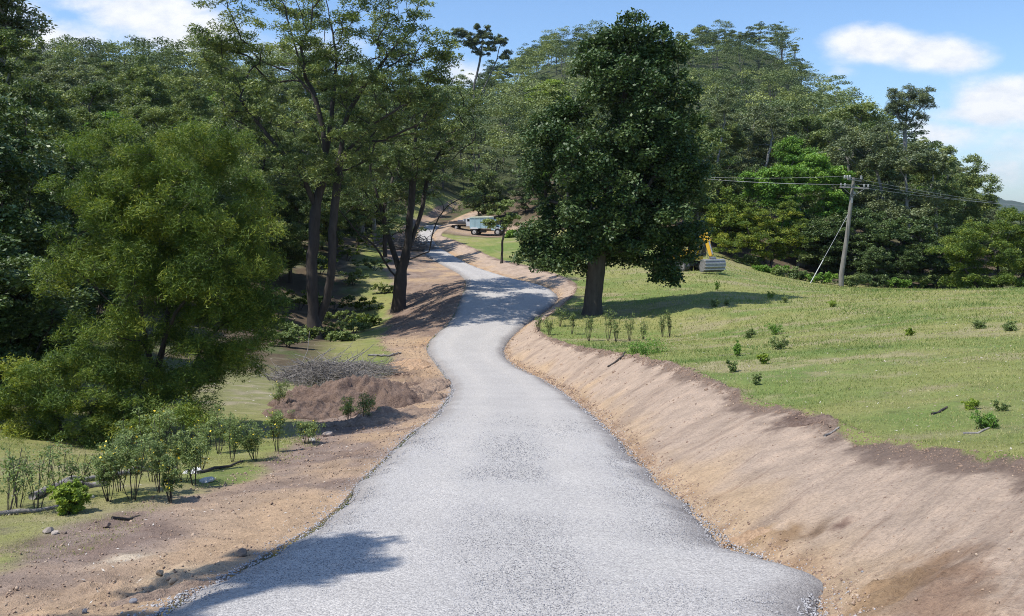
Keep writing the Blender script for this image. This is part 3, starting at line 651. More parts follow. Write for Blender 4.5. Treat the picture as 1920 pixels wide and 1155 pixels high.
env_tree(1445, 512, 80, [(1410,420,45,28),(1470,410,50,35),(1380,460,40,24),(1440,460,60,28),(1500,450,30,30),(1390,500,45,14)], 90,
    [[(1443,515),(1448,480),(1460,440),(1470,410)], [(1443,512),(1430,480),(1408,450),(1400,425)]],
    .85, .2, 'wattle', 'dark', 107, 'olive wattle with dark slanting stems on the grass slope left of the power pole', 'tree', name='wattle_tree',
    nleaf=420, lsize=.2, lw=.32, flat=.5, rtip=.012, step=.4, sub=8, up=.45, scale_d=.8, surf=.4, twigs=120)
env_tree(1500, 540, 88, [(1480,345,65,45),(1550,330,40,30),(1510,310,40,22),(1560,380,45,40),(1520,430,60,40),(1440,360,40,30),(1420,330,25,20)], 120,
    [[(1500,540),(1505,470),(1500,400),(1490,350)], [(1503,470),(1540,400),(1550,340)]],
    1.15, .3, 'bright', 'pale', 108, 'bright green bushy tree behind the power pole', 'tree', name='broadleaf_tree',
    nleaf=420, lsize=.27, lw=.55, flat=.6, rtip=.015, step=.6, sub=8, up=.45, scale_d=.8, surf=.4, twigs=100)
env_tree(1700, 400, 135, [(1672,188,16,18),(1700,172,32,10),(1740,185,16,20),(1705,190,42,16),(1680,210,18,14),(1715,225,24,12),(1690,240,12,12)], 150,
    [[(1700,402),(1700,330),(1697,280),(1697,240),(1700,210),(1705,185)], [(1697,245),(1715,215),(1735,190)], [(1697,250),(1682,215),(1672,190)], [(1698,260),(1720,240),(1735,215)]],
    .95, .3, 'gumgrey', 'pale', 109, 'lone umbrella-crowned gum standing above the tree line on the right skyline', 'tree',
    nleaf=170, lsize=.24, lw=.4, flat=.8, rtip=.03, step=.7, sub=7, scale_d=.8, surf=.3)
env_tree(888, 270, 215, [(860,62,22,10),(903,66,24,20),(934,78,22,16),(946,102,10,14),(905,92,26,14),(880,78,20,10)], 110,
    [[(885,280),(888,230),(889,158),(897,130),(901,105),(905,75)], [(889,200),(915,150),(930,115),(938,85)], [(901,100),(885,80),(868,66)]],
    1.15, .3, 'gumgrey', 'grey', 110, 'thin curved gum with small tufted crown against the sky in the saddle', 'tree',
    nleaf=300, lsize=.36, lw=.4, flat=.7, rtip=.04, step=.9, sub=7, scale_d=.8, surf=.4)
env_tree(1030, 290, 185, [(1025,170,36,18),(1010,195,30,14),(1045,185,28,20)], 40,
    [[(1030,292),(1028,240),(1025,190)]], 1.6, .3, 'yell', 'grey', 111, 'yellow-green domed tree on the hillside between the skyline gum and the dark shade tree', 'tree', name='broadleaf_tree',
    nleaf=420, lsize=.38, lw=.5, flat=.5, rtip=.03, step=.8, sub=7, scale_d=.8, surf=.4)
env_tree(-10, 560, 40, [(10,30,50,40),(-40,60,60,50),(30,70,30,30),(-20,-30,60,40),(15,-10,35,25)], 60,
    [[(-10,565),(-30,400),(-20,250),(-10,150),(10,60)], [(-20,250),(20,130),(45,90)]], 1.0, .3, 'gumgrey', 'pale', 112,
    'tall pale-stemmed gum leaning in at the top left corner', 'tree', nleaf=300, lsize=.21, lw=.4, flat=.5, rtip=.02, step=.6, sub=7, scale_d=.8, surf=.3)
# small trees by the trucks
env_tree(940, 486, 80, [(935,405,22,18),(955,412,18,16),(948,385,20,12),(920,420,12,8),(945,428,14,6)], 40, [[(940,488),(942,455),(946,425),(948,395)]],
    .5, .10, 'shrub', 'dark', 113, 'slim sapling on the grass between the road and the parked trucks', 'tree', name='sapling',
    nleaf=130, lsize=.2, lw=.5, flat=.6, rtip=.012, step=.3, sub=5, surf=.4, sink=.05)
env_tree(960, 456, 112, [(960,445,13,10),(963,437,8,6)], 16, [[(960,457),(960,445)]], .6, .08, 'bright', 'dark', 114, 'round bright green bush on the grass in front of the blue truck', 'bush', name='leafy_bush',
    nleaf=260, lsize=.28, lw=.5, flat=.9, rtip=.02, step=.3, sub=5, surf=.5, sink=.05)
# off to the left of the camera: the tree whose shade falls on the gravel
def meter_tree(name, h, ells, nclump, R, leaf, bark, seed, trunks, crad, **kw):
    rs = np.random.RandomState(seed); cl = []
    ar = np.array([e[3]*e[4]*e[5] for e in ells]); ar = ar/ar.sum()
    for i in range(nclump):
        e = ells[rs.choice(len(ells), p=ar)]; v = rot_rand(1, rs)[0]*(rs.uniform()**.35); cl.append([e[0]+v[0]*e[3], e[1]+v[1]*e[4], e[2]+v[2]*e[5]])
    return tree_meshes(name, [np.array(t, float) for t in trunks], np.array(cl), rs.uniform(.75,1.3,nclump)*crad, R, leaf, bark, rs, **kw)
ms = meter_tree('gum_tree', 12, [(.55,4.0,9.2,.75,.95,.7),(.2,2.2,9.0,.8,.6,.5),(1.05,3.6,9.0,.4,.3,.3)], 60, .2, 'gum', 'grey', 131, [[(0,0,0),(0,.4,4),(.3,1.2,7),(.8,2.6,9)]], .40, nleaf=170, lsize=.12, lw=.4, flat=.6, rtip=.012, sub=7)
put_tree('gum_tree', (-7.6, .7, gz(-7.6, .7)-.1), ms, 'gum tree beside the road to the left of the viewer, shading the near gravel', 'tree')

# ================================================================== FOREST
def gum_variant(seed, h, w, leaf, bark, pieces, nleaf, lsize, crad, low=.4, flat=.7, **kw):
    rs = np.random.RandomState(seed); ells = []
    for k in range(pieces):
        a = k/pieces*6.28+rs.uniform(0,1.5); r = w*.5*rs.uniform(.25, .72); z = h*rs.uniform(low, .93)
        if k == 0: r = 0; z = h*.93
        ells.append((r*math.cos(a), r*math.sin(a), z, w*rs.uniform(.17,.27), w*rs.uniform(.17,.27), h*rs.uniform(.05,.11)))
    tr = [[(0,0,-1.0),(rs.normal(0,.15),rs.normal(0,.15),h*.2),(rs.normal(0,.35),rs.normal(0,.35),h*.45),(rs.normal(0,.6),rs.normal(0,.6),h*.75)]]
    return meter_tree('gum_tree', h, ells, kw.pop('ncl', 60), kw.pop('R', .22), leaf, bark, seed, tr, crad, nleaf=nleaf, lsize=lsize, flat=flat, lw=kw.pop('lw', .42), rtip=.022, step=.8, sub=7, wig=.14, **kw)
def bush_variant(seed, h, w, leaf, bark, nleaf, lsize, crad, **kw):
    ells = [(0,0,h*.68,w*.36,w*.36,h*.27),(w*.18,w*.1,h*.45,w*.3,w*.3,h*.25),(-w*.2,-w*.05,h*.4,w*.3,w*.3,h*.25),(0,-w*.15,h*.3,w*.33,w*.3,h*.18)]
    return meter_tree('forest_tree', h, ells, kw.pop('ncl', 70), .2, leaf, bark, seed, [[(0,0,-1),(.1,0,h*.25),(.3,.1,h*.55)],[(0,0,.2),(-.5,.2,h*.3),(-.9,0,h*.5)]], crad, nleaf=nleaf, lsize=lsize, flat=.6, lw=.5, rtip=.018, step=.7, sub=7, **kw)
VAR = []   # (meshes, height, kind word, category name)
VAR += [(gum_variant(201, 15, 9, 'gum', 'grey', 8, 330, .26, 1.15), 15, 'olive green gum'), (gum_variant(202, 17, 8, 'gum', 'pale', 9, 330, .26, 1.1), 17, 'olive green gum'),
        (gum_variant(203, 13, 9.5, 'gum', 'dark', 8, 330, .26, 1.2, low=.4), 13, 'olive green gum'), (gum_variant(204, 16, 8, 'gumgrey', 'pale', 9, 330, .26, 1.1, low=.4), 16, 'grey-green gum'),
        (gum_variant(205, 14, 8.5, 'gumgrey', 'pale', 9, 330, .26, 1.1, low=.35, flat=.65), 14, 'grey-green gum'), (gum_variant(206, 12, 8.5, 'bright', 'grey', 7, 330, .27, 1.2), 12, 'bright green gum'),
        (bush_variant(207, 9, 8, 'dark', 'dark', 300, .25, 1.1), 9, 'dark leafy tree'), (bush_variant(208, 7, 7.5, 'wattle', 'dark', 330, .22, 1.0), 7, 'yellow-olive wattle'),
        (bush_variant(209, 10, 7, 'gum', 'grey', 300, .25, 1.1), 10, 'dense mid-green tree')]
NEARV = [(bush_variant(211, 9, 6.5, 'dark', 'dark', 620, .15, .85, ncl=95), 9, 'dark leafy tree'), (gum_variant(212, 13, 7.5, 'gum', 'dark', 10, 620, .16, .9, low=.25, ncl=80, flat=.6), 13, 'olive green gum'),
         (bush_variant(213, 6, 5, 'dark', 'dark', 620, .14, .7, ncl=80), 6, 'dark leafy tree')]
frs = np.random.RandomState(5)
placed = []; items = []
def region(px, d):
    if px < 300: r = 'on the far left hillside'
    elif px < 640: r = 'behind the double-trunked gum'
    elif px < 880: r = 'behind the spreading gum at the road bend'
    elif px < 1120: r = 'uphill of the parked trucks'
    elif px < 1340: r = 'behind the big dark shade tree'
    elif px < 1600: r = 'behind the excavator and power pole'
    else: r = 'right of the power pole'
    return r+(', lower slope' if d < 115 else ', upper slope')
SILX = [-400,0,60,340,400,560,700,800,880,940,1000,1080,1240,1300,1480,1500,1580,1600,1650,1700,1780,1815,1850,1900,2000,2600]
SILY = [66,86,98,84,108,110,135,160,172,146,94,70,86,78,62,122,180,214,240,262,308,352,386,408,410,410]
HT = [15,17,13,16,14,12,9,7,10]; HN = [9,13,6]
def fit(x, d, h, s, j=0):
    z = float(ground_z(np.array([x]), np.array([d]), False)[0]); lim = np.interp(CX+x/d*F0, SILX, SILY)-(j if x/d*F0+CX < 1500 else 0)
    return min(s, (-(lim-HY)/F0*d-z)/h)
def add_forest_tree(x, d, v, s, near=False):
    s = fit(x, d, (HN if near else HT)[v], s)
    if s < .35: return
    items.append((x, d, v, s, near))
    placed.append((x, d, 0))
def dmaxf(x): return np.interp(x, [-15,8,14,18,22,28,40,60,150], [126,119,98,87,83,81,80,82,90])
# hand placed mid trees along the edge of the paddock and the left foreground wood
for (px, d, v, s) in [(1640,90,3,1.05),(1700,88,4,1.12),(1755,92,1,.92),(1600,92,3,1.1),(1660,82,6,.8),(1730,82,6,.8),(1800,96,2,.9),(1560,96,4,1.),(1620,84,6,.85),(1590,104,0,1.2),(1690,105,2,1.1),(1780,84,6,.7),(1350,92,8,1.),
                      (1310,98,0,.9),(1390,98,8,.95),(1350,108,3,1.),(1290,112,2,1.),(1550,84,6,.75),(1240,118,0,1.),(1440,108,3,1.1),(1490,112,0,1.1),(1535,86,6,.75),(1575,84,6,.65),(1700,80,6,.45),(1640,79,6,.45),
                      (1420,118,4,1.15),(935,140,8,.7),(962,144,3,.8),(1000,150,8,.9),(985,138,6,.7),(1040,140,0,.9),(1062,131,8,.8),(1020,134,6,.6),(915,150,7,.6),(950,158,2,.9),(1520,125,2,1.2)]:
    add_forest_tree((px-CX)/F0*d, d, v, s)
for (px, d, v, s) in [(-150,22,0,.9),(-40,26,0,1.0),(60,30,0,.95),(-160,30,1,.9),(20,38,1,.95),(150,38,0,.9),(110,46,1,.9),(240,44,0,.85),(-80,44,1,1.),(330,52,1,.85),(200,54,1,.9),(420,58,0,.9),(-10,56,1,1.),(470,64,1,.8),
                      (10,22,2,.7),(80,25,2,.8),(-70,19,2,.8),(140,31,2,.9),(350,46,2,.8),(520,66,2,.9),(90,60,1,1.),(280,64,1,1.),(380,70,1,.9),(0,48,0,1.),(300,56,0,1.),(500,60,1,.9),(545,66,0,1.),(440,52,0,.85),(590,72,1,.9),(630,80,0,1.1),(560,78,1,1.),(670,92,1,1.)]:
    add_forest_tree((px-CX)/F0*d, d, v, s, True)
tries = 0
far = []
while tries < 60000:
    tries += 1
    d = math.exp(frs.uniform(math.log(60), math.log(520))) if tries % 3 else frs.uniform(60, 520)
    sx = frs.uniform(-.78, .85); x = sx*d; px = CX+sx*F0
    if d > 205 and len(far) > 2600: continue
    if x > float(fTX(min(d,175))) and d < float(dmaxf(x)): continue
    if x < float(fL(min(d,175))) and d < 60 and px > 540: continue
    if d < 84 and 620 < px < 900: continue
    if d < 172 and float(fL(d))-(5.5 if d > 100 else 4.5) < x < float(fR(d))+4.5: continue
    if 118 < d < 136 and -12 < x < 8: continue
    if d > 440 and px > 1540: continue
    sp = (4.8 if px < 900 else 5.4) if d < 205 else 8.2
    if any((x-q[0])**2+(d-q[1])**2 < sp*sp for q in placed[-2600:]): continue
    placed.append((x, d, 0))
    if d < 205: 
        r = frs.uniform(); v = int(frs.choice(9, p=[.17,.14,.15,.13,.10,.07,.08,.05,.11])); s = frs.uniform(.72, 1.08)
        s = fit(x, d, HT[v], s)
        if s > .4: items.append((x, d, v, s, False))
    elif fit(x, d, 12, 1.0) > .45: far.append((x, d))
# only the trees that can be seen: drop those buried behind others low on the slope beyond the budget
items.sort(key=lambda t: t[1])
MAXI = 285
over = items[MAXI:]; items = items[:MAXI]
print('FOREST', len(items), 'overflow', len(over), 'far', len(far), 'last d', items[-1][1])
xx = np.array([i[0] for i in items]); ddv = np.array([i[1] for i in items]); zz = ground_z(xx, ddv)
for (x, d, v, s, near), z in zip(items, zz):
    ms, h, word = (NEARV if near else VAR)[v]
    px = CX+x/d*F0; rg = region(px, d) if not near else ('in the wood behind the feathery wattle tree' if px > 60 else 'in the dark wood at the left edge')
    isgum = 'gum' in word
    o = empty('gum_tree' if isgum else ('wattle_tree' if 'wattle' in word else 'forest_tree'), (x, d, z-.2), frs.uniform(0, 6.28), s)
    o.scale = (s*frs.uniform(.9,1.12), s*frs.uniform(.9,1.12), s*frs.uniform(.92,1.1))
    tag(o, (word+' '+rg).replace(',', '')[:120], 'tree', ('%ss %s' % (word, rg)))
    link('trunk', ms[0], o); link('crown', ms[1], o)
# the far wood on the hill: too many to count, one mass
def far_forest():
    rs = np.random.RandomState(9)
    allp = [(x, d) for (x, d, *_r) in over]+far
    x = np.array([p[0] for p in allp]); d = np.array([p[1] for p in allp]); z = ground_z(x, d)
    Vs = []; Ts = []; TV = []; TF = []; n0 = 0; MI = []
    # clump templates
    T = []
    for k in range(14):
        h = rs.uniform(10, 17); w = rs.uniform(7, 12); nc = rs.randint(12, 22); pts = []; tt = []; br = []
        for c in range(nc):
            a = rs.uniform(0, 6.28); r = w*.5*math.sqrt(rs.uniform(0,1))*.8; cz = h*(.97-.38*(r/(w*.5))**2*rs.uniform(.4,1.3)-.30*rs.uniform()**2); cr = rs.uniform(1.0, 2.1)
            m = int(34*cr**1.6)+20; q = rot_rand(m, rs)*(rs.uniform(0,1,(m,1))**.4)*cr; q[:,2] = np.abs(q[:,2])*.55-.1
            pts.append(q+A3(r*math.cos(a), r*math.sin(a), cz)); tt.append(np.full(m, rs.normal(0,.08)))
            br.append((A3(0,0,h*.35), A3(r*math.cos(a)*.6, r*math.sin(a)*.6, cz-.9)))
        m = 60; q = rot_rand(m, rs)*A3(w*.42, w*.42, h*.26)+A3(0,0,h*.48); pts.append(q); tt.append(np.full(m, -.06))
        T.append((np.concatenate(pts), np.concatenate(tt), br, h))
    cents = []; tints = []; sizes = []; chains = []
    for i in range(len(x)):
        pts, tt, br, h = T[rs.randint(len(T))]; a = rs.uniform(0, 6.28); s = rs.uniform(.7, 1.15); s = rs.uniform(.6, 1.4)*(1.15 if d[i] > 300 else 1); s = min(s, max(.4, fit(x[i], d[i], 13, s, abs(rs.normal(0,12)))))
        c_, s_ = math.cos(a)*s, math.sin(a)*s
        M = np.array([[c_,-s_,0],[s_,c_,0],[0,0,s]]); o = A3(x[i], d[i], z[i])
        keep = np.ones(len(pts), bool)
        if d[i] > 330: keep = rs.uniform(0,1,len(pts)) < .75
        q = pts[keep]@M.T+o; cents.append(q); tints.append(tt[keep]+np.clip(rs.normal(.42,.27),.0,1.)); sizes.append(np.full(len(q), .44 if d[i] < 330 else .60))
        if d[i] < 420 and i % 3 == 0:
            lean = rs.normal(0,.4,2); chains.append(([o-A3(0,0,1), o+A3(lean[0],lean[1],h*.45*s), o+A3(lean[0]*2,lean[1]*2,h*.8*s)], [.22,.17,.07]))
            for b0, b1 in br[::3]: chains.append(([o+M@b0, o+M@((b0+b1)/2+A3(0,0,-.3)), o+M@b1], [.10,.07,.04]))
    cents = np.concatenate(cents); tints = np.concatenate(tints); sizes = np.concatenate(sizes)
    LV, LF, lt = leaves(cents, 1.0, .5, rs, .7, .1, tints, .12)
    c4 = np.repeat(cents, 4, axis=0); LV = c4+(LV-c4)*np.repeat(sizes, 4)[:,None]
    TV, TF = tubes(chains, lambda r: 3)
    V = np.concatenate([LV, TV]); Fq = np.concatenate([LF, TF+len(LV)])
    mat = leafmat('far_leaf', (.034,.052,.024), (.080,.108,.042), (.165,.185,.062), .6, .2, 0)
    me = mesh_np('forest', V, Fq, [mat, BM['grey']], tint=np.r_[lt, np.zeros(len(TF))], mi=np.r_[np.zeros(len(LF)), np.ones(len(TF))])
    print('far leaves', len(LF))
    o = link('forest', me); tag(o, 'distant eucalyptus forest covering the upper slopes and ridge of the hill', 'forest', kind='stuff')
far_forest()
# ================================================================== OBJECTS
def box(bm, c, s, rot=None, bev=0.0):
    r = bm.verts.__len__()
    import bmesh
    g = bmesh.ops.create_cube(bm, size=1.0); vs = g['verts']
    for v in vs: v.co = Vector((v.co.x*s[0], v.co.y*s[1], v.co.z*s[2]))
    if bev:
        ed = list({e for v in vs for e in v.link_edges}); out = bmesh.ops.bevel(bm, geom=ed, offset=bev, segments=2, affect='EDGES')
        vs = list({v for f in out['faces'] for v in f.verts} | {v for v in vs if v.is_valid})
    M = Matrix.Translation(Vector(c)) @ (rot.to_4x4() if rot else Matrix.Identity(4))
    for v in vs: v.co = M @ v.co
def prism(bm, poly, y0, y1):
    """polygon in x,z extruded along y"""
    a = [bm.verts.new((p[0], y0, p[1])) for p in poly]; b = [bm.verts.new((p[0], y1, p[1])) for p in poly]
    n = len(poly)
    bm.faces.new(a); bm.faces.new(b[::-1])
    for i in range(n): bm.faces.new((a[i], b[i], b[(i+1)%n], a[(i+1)%n]))
def cyl(bm, a, b, r, n=16, r2=None):
    import bmesh
    a = Vector(a); b = Vector(b); d = b-a
    g = bmesh.ops.create_cone(bm, cap_ends=True, segments=n, radius1=r, radius2=r if r2 is None else r2, depth=d.length)
    M = Matrix.Translation((a+b)/2) @ d.to_track_quat('Z','Y').to_matrix().to_4x4()
    for v in g['verts']: v.co = M @ v.co
import bmesh
def obj(name, bm, mat, parent=None, smooth=False):
    bmesh.ops.recalc_face_normals(bm, faces=bm.faces); me = bpy.data.meshes.new(name); bm.to_mesh(me); bm.free(); me.materials.append(mat)
    if smooth:
        for p_ in me.polygons: p_.use_smooth = True
    return link(name, me, parent)
B = bmesh.new
# ---- power pole with cross arms, insulators, stay
wood = barkmat('weathered_pole', (.14,.125,.11), (.34,.32,.29), 5); porc = plain('porcelain', (.55,.55,.54), .3); steel = plain('galvanised', (.33,.34,.35), .5, .4)
rubber = plain('rubber', (.02,.02,.02), .8)
pb = hit(1577, 537, 40, 120); PD = 74.0; pb = np.array([(1577-CX)/F0*PD, PD, gz((1577-CX)/F0*PD, PD)]); 
top = P(1601, 333, PD); hgt = top[2]-pb[2]
pole = tag(empty('power_pole', pb), 'leaning weathered timber power pole with two cross-arms at the paddock edge', 'power pole')
tx = top[0]-pb[0]
Vv, Ff = tubes([([(0,0,-.5),(tx*.02,0,1),(tx*.45,0,hgt*.45),(tx*.8,0,hgt*.8),(tx,0,hgt)], [.22,.21,.18,.15,.13])], lambda r: 16)
link('post', mesh_np('post', Vv, Ff, [wood], smooth=True), pole)
def onp(z): return tx*np.interp(z/hgt, [0,.45,.8,1],[0,.45,.8,1])
z1 = (400-351)/F0*PD-pb[2]+0; z1 = P(0,352,PD)[2]-pb[2]; x1 = onp(z1)
bm = B(); box(bm, (x1+.05, -.24, z1), (2.5, .12, .14), Matrix.Rotation(math.radians(3), 3, 'Y'), .01); obj('cross_arm', bm, plain('arm_timber', (.30,.28,.26), .8), pole)
z2 = P(0,338,PD)[2]-pb[2]; x2 = onp(z2)
bm = B(); box(bm, (x2, -.2, z2), (1.7, .10, .11), Matrix.Rotation(math.radians(6), 3, 'Y') @ Matrix.Rotation(.5, 3, 'Z'), .01); obj('cross_arm', bm, plain('arm_timber', (.25,.24,.22), .8), pole)
def insul(x, y, z, k=1):
    bm = B(); cyl(bm, (x,y,z), (x,y,z+.10*k), .025, 8)
    for i in range(3): cyl(bm, (x,y,z+(.08+.07*i)*k), (x,y,z+(.13+.07*i)*k), (.10-.015*i)*k, 12, (.05)*k)
    obj('insulator', bm, porc, pole, True)
for x in (-1.15,-.8,.85,1.2): insul(x1+.05+x, -.24, z1+.07-x*.05)
for x, y in ((-1.0,-.6),(-.7,-.45),(-.45,-.35),(.75,.2)): insul(x2+x, y, z2+.05, 1.3)
bm = B(); cyl(bm, (x1-.9,-.28,z1-.05), (onp(z1-.75)+0,-.2,z1-.75), .02, 6); cyl(bm, (x1+.9,-.28,z1-.12), (onp(z1-.75),-.2,z1-.75), .02, 6); obj('arm_brace', bm, steel, pole)
bm = B(); box(bm, (onp(z1-1.0)-.05,-.24,z1-1.1), (.12,.1,.45), None, .01); box(bm, (onp(z1-.4)+.1,-.22,z1-.45), (.16,.12,.2), None, .01); obj('bracket', bm, steel, pole)
# stay wire
sa = P(1593, 397, PD)-pb; sg = P(1518, 530, 72); sg[2] = min(gz(sg[0], 72)+.0, sg[2]+.3)-.05; sg = sg-pb
Vv, Ff = tubes([([sa, sg], [.020,.020])], lambda r: 6); link('stay_wire', mesh_np('stay_wire', Vv, Ff, [steel]), pole)
md = sa*.33+sg*.67
Vv, Ff = tubes([([md+A3(0,-.03,0), sg+A3(0,-.03,0)], [.036,.036])], lambda r: 8); link('stay_guard', mesh_np('stay_guard', Vv, Ff, [plain('white_guard', (.58,.58,.56), .5)], smooth=True), pole)
# conductors: on to the next spans
wm = plain('wire_alloy', (.42,.43,.43), .4, .3)
for k, (za, xb, zb) in enumerate([(z1+.28, -1.0, 0), (z1+.28, 1.2, 0), (z2+.35, -.8, .0)]):
    a = pb+A3(x1+xb, -.24, za); pts = []
    far_r = P(2080, 392+4*k, 83); far_l = P(1130, 312+3*k, 84)
    for s_, e in ((1, far_r), (-1, far_l)):
        seg = []
        for t in np.linspace(0, 1, 24): q = a*(1-t)+e*t; q = q.copy(); q[2] -= 4*t*(1-t)*.45; seg.append(q)
        pts = (seg[::-1][:-1]+pts) if s_ == -1 else pts+seg
    Vv, Ff = tubes([(pts, [.010]*len(pts))], lambda r: 5)
    o = link('power_line', mesh_np('power_line', Vv, Ff, [wm])); tag(o, ['thin power line on the left end of the lower cross-arm','thin power line on the right end of the lower cross-arm','thin power line on the upper cross-arm of the pole'][k], 'power line', 'power lines')

# ---- excavator (travels towards +x in its own frame)
yel = plain('yellow_paint', (.72,.44,.045), .38, 0, .2, 3); blk = plain('black_paint', (.02,.02,.022), .4); grm = plain('worn_steel', (.40,.39,.41), .45, .5, .45, 6); glass = plain('dark_glass', (.02,.025,.03), .08); gry = plain('dark_grey', (.08,.08,.085), .6)
bx, bd = (1289-CX)/F0*65.5, 65.5
ex = empty('excavator', (bx, bd, gz(bx, bd)), math.radians(-67)); tag(ex, 'small yellow excavator with ribbed steel bucket half hidden behind the big dark tree', 'excavator')
for sy in (-.75,.75):
    n_ = 26; prof = []
    for k in range(n_):
        a = k/n_*2*math.pi; prof.append((math.copysign(1,math.cos(a))*.75+.32*math.cos(a), .34+.32*math.sin(a)))
    bm = B(); prism(bm, prof, sy-.2, sy+.2)
    for k in range(16): box(bm, (-.95+k*.127, sy, .69), (.05,.42,.05))
    tr_ = obj('track', bm, gry, ex)
    bm = B()
    for xx_ in (-.75,-.35,0,.35,.75): cyl(bm, (xx_,sy-.215,.34), (xx_,sy+.215,.34), .23 if abs(xx_) > .7 else .12, 14)
    obj('roller', bm, grm, tr_)
bm = B(); cyl(bm, (0,0,.6), (0,0,.8), .5, 24); box(bm, (0,0,.5), (1.2,1.2,.25)); obj('turntable', bm, blk, ex)
bm = B(); prism(bm, [(-1.3,.8),(.85,.8),(.85,1.15),(-.1,1.5),(-1.0,1.55),(-1.35,1.3)], -.85, .85); bmesh.ops.bevel(bm, geom=list(bm.edges), offset=.04, segments=2, affect='EDGES'); obj('body', bm, yel, ex)
bm = B(); prism(bm, [(-1.55,.8),(-1.3,.8),(-1.3,1.4),(-1.5,1.3)], -.8, .8); obj('counterweight', bm, gry, ex)
bm = B()
for xx_ in (-.3,.85):
    for yy in (.1,.85): box(bm, (xx_, yy+.2, 1.9), (.07,.07,1.1))
box(bm, (.27,.68,1.25), (1.2,.82,.25)); 
cab = obj('cab', bm, blk, ex)
bm = B(); box(bm, (.30,.68,2.5), (1.5,1.0,.10), None, .03); obj('canopy', bm, plain('canopy_grey', (.12,.13,.15), .35), cab)
bm = B(); box(bm, (.87,.68,1.9), (.02,.68,1.0)); box(bm, (.27,1.08,1.9), (1.0,.02,1.0)); box(bm, (-.32,.68,1.95), (.02,.68,.9)); obj('window', bm, glass, cab)
bm = B(); cyl(bm, (-.9,-.5,1.5), (-.9,-.5,2.0), .045, 10); obj('exhaust', bm, blk, ex)
bm = B(); prism(bm, [(.75,1.0),(1.0,.9),(1.45,1.75),(2.15,2.75),(2.35,3.0),(2.15,3.12),(1.85,2.95),(1.15,2.0)], -.14, .14); bmesh.ops.bevel(bm, geom=list(bm.edges), offset=.02, segments=1, affect='EDGES'); obj('boom', bm, yel, ex)
bm = B(); prism(bm, [(2.05,3.25),(2.35,3.2),(2.75,2.3),(3.15,1.25),(2.95,1.15),(2.55,1.9),(2.15,2.7)], -.11, .11); bmesh.ops.bevel(bm, geom=list(bm.edges), offset=.02, segments=1, affect='EDGES'); box(bm, (2.45,0,2.45),(.5,.32,.55), Matrix.Rotation(-.4,3,'Y'), .03); obj('dipper_arm', bm, yel, ex)
bm = B(); cyl(bm, (2.0,.19,2.75), (2.85,.19,1.6), .035, 10); cyl(bm, (1.3,-.2,1.3), (2.0,-.2,2.4), .06, 10); cyl(bm, (1.3,.2,1.3), (2.0,.2,2.4), .06, 10); cyl(bm, (2.62,.0,2.55), (3.18,.0,1.35), .05, 10); obj('hydraulic_ram', bm, steel, ex)
hp = []
for t in np.linspace(0, 1, 12): hp.append((2.3+.75*t, -.16-.05*math.sin(t*3.14), 2.5-1.3*t-.35*math.sin(t*3.14)))
Vv, Ff = tubes([(hp, [.025]*12), ([(a+.05, -b, c+.1) for a, b, c in hp], [.022]*12)], lambda r: 6); link('hose', mesh_np('hose', Vv, Ff, [rubber], smooth=True), ex)
bm = B(); prof = [(3.30,1.02),(3.42,.98),(3.54,.80),(3.55,.55),(3.46,.30),(3.28,.12),(3.0,.05),(2.85,.15),(2.95,.25),(3.15,.32),(3.3,.5),(3.34,.75)]
prism(bm, prof, -.88, .88)
prism(bm, [(3.30,1.02),(3.54,.80),(3.55,.55),(3.28,.12),(2.85,.1),(2.8,.5),(3.0,.98)], -.90, -.86); prism(bm, [(3.30,1.02),(3.54,.80),(3.55,.55),(3.28,.12),(2.85,.1),(2.8,.5),(3.0,.98)], .86, .90)
bk_ = obj('bucket', bm, grm, ex)
bm = B()
for (xx_, zz_, w_) in ((3.50,.93,1.78),(3.575,.72,1.8),(3.57,.50,1.8),(3.49,.27,1.86)): box(bm, (xx_,0,zz_), (.07,w_,.085), None, .012)
obj('wear_bar', bm, plain('bright_steel', (.62,.61,.63), .4, .3, .4, 5), bk_)
bm = B(); cyl(bm, (3.15,-.25,1.1), (3.15,.25,1.1), .08, 12); box(bm, (3.2,0,1.05), (.3,.45,.14), None, .02); obj('bucket_hitch', bm, grm, ex)

# ---- old blue tipper truck (front towards +x)
blue = plain('faded_blue_paint', (.40,.57,.62), .5, 0, .2, 1.5); cream = plain('cream_tarp', (.72,.70,.52), .7, 0, .2, 3); white = plain('white_paint', (.74,.76,.77), .4, 0, .12, 2); hubm = plain('wheel_rim', (.55,.53,.50), .5)
def wheel(parent, x, y, r, w_, name='wheel'):
    bm = B(); cyl(bm, (x,y-w_/2,r), (x,y+w_/2,r), r, 28); bmesh.ops.bevel(bm, geom=[e for e in bm.edges if len(e.link_faces) == 2 and any(len(f.verts) > 6 for f in e.link_faces)], offset=.05*r/.5, segments=2, affect='EDGES')
    t = obj('wheel', bm, rubber, parent, False)
    bm = B(); cyl(bm, (x,y-w_/2-.012,r), (x,y+w_/2+.012,r), r*.55, 20); cyl(bm, (x,y-w_/2-.05,r), (x,y+w_/2+.05,r), r*.18, 12); obj('rim', bm, hubm, t)
txx, tdd = (898-CX)/F0*125, 125.
tk = empty('tipper_truck', (txx, tdd, gz(txx+1, tdd)+.03), math.radians(-14)); tag(tk, 'old pale blue tipper truck with cream covered tray parked on the bare dirt clearing', 'truck')
tk.scale = (.98,)*3
bm = B(); prism(bm, [(-1.1,1.05),(2.0,1.0),(2.05,2.65),(-1.15,2.6)], -1.1, 1.1); bmesh.ops.bevel(bm, geom=list(bm.edges), offset=.03, segments=1, affect='EDGES'); hb = obj('tipper_body', bm, blue, tk)
bm = B()
for xx_ in (-.35,.45,1.25): box(bm, (xx_,-1.12,1.85), (.07,.05,1.5)); box(bm, (xx_,1.12,1.85), (.07,.05,1.5))
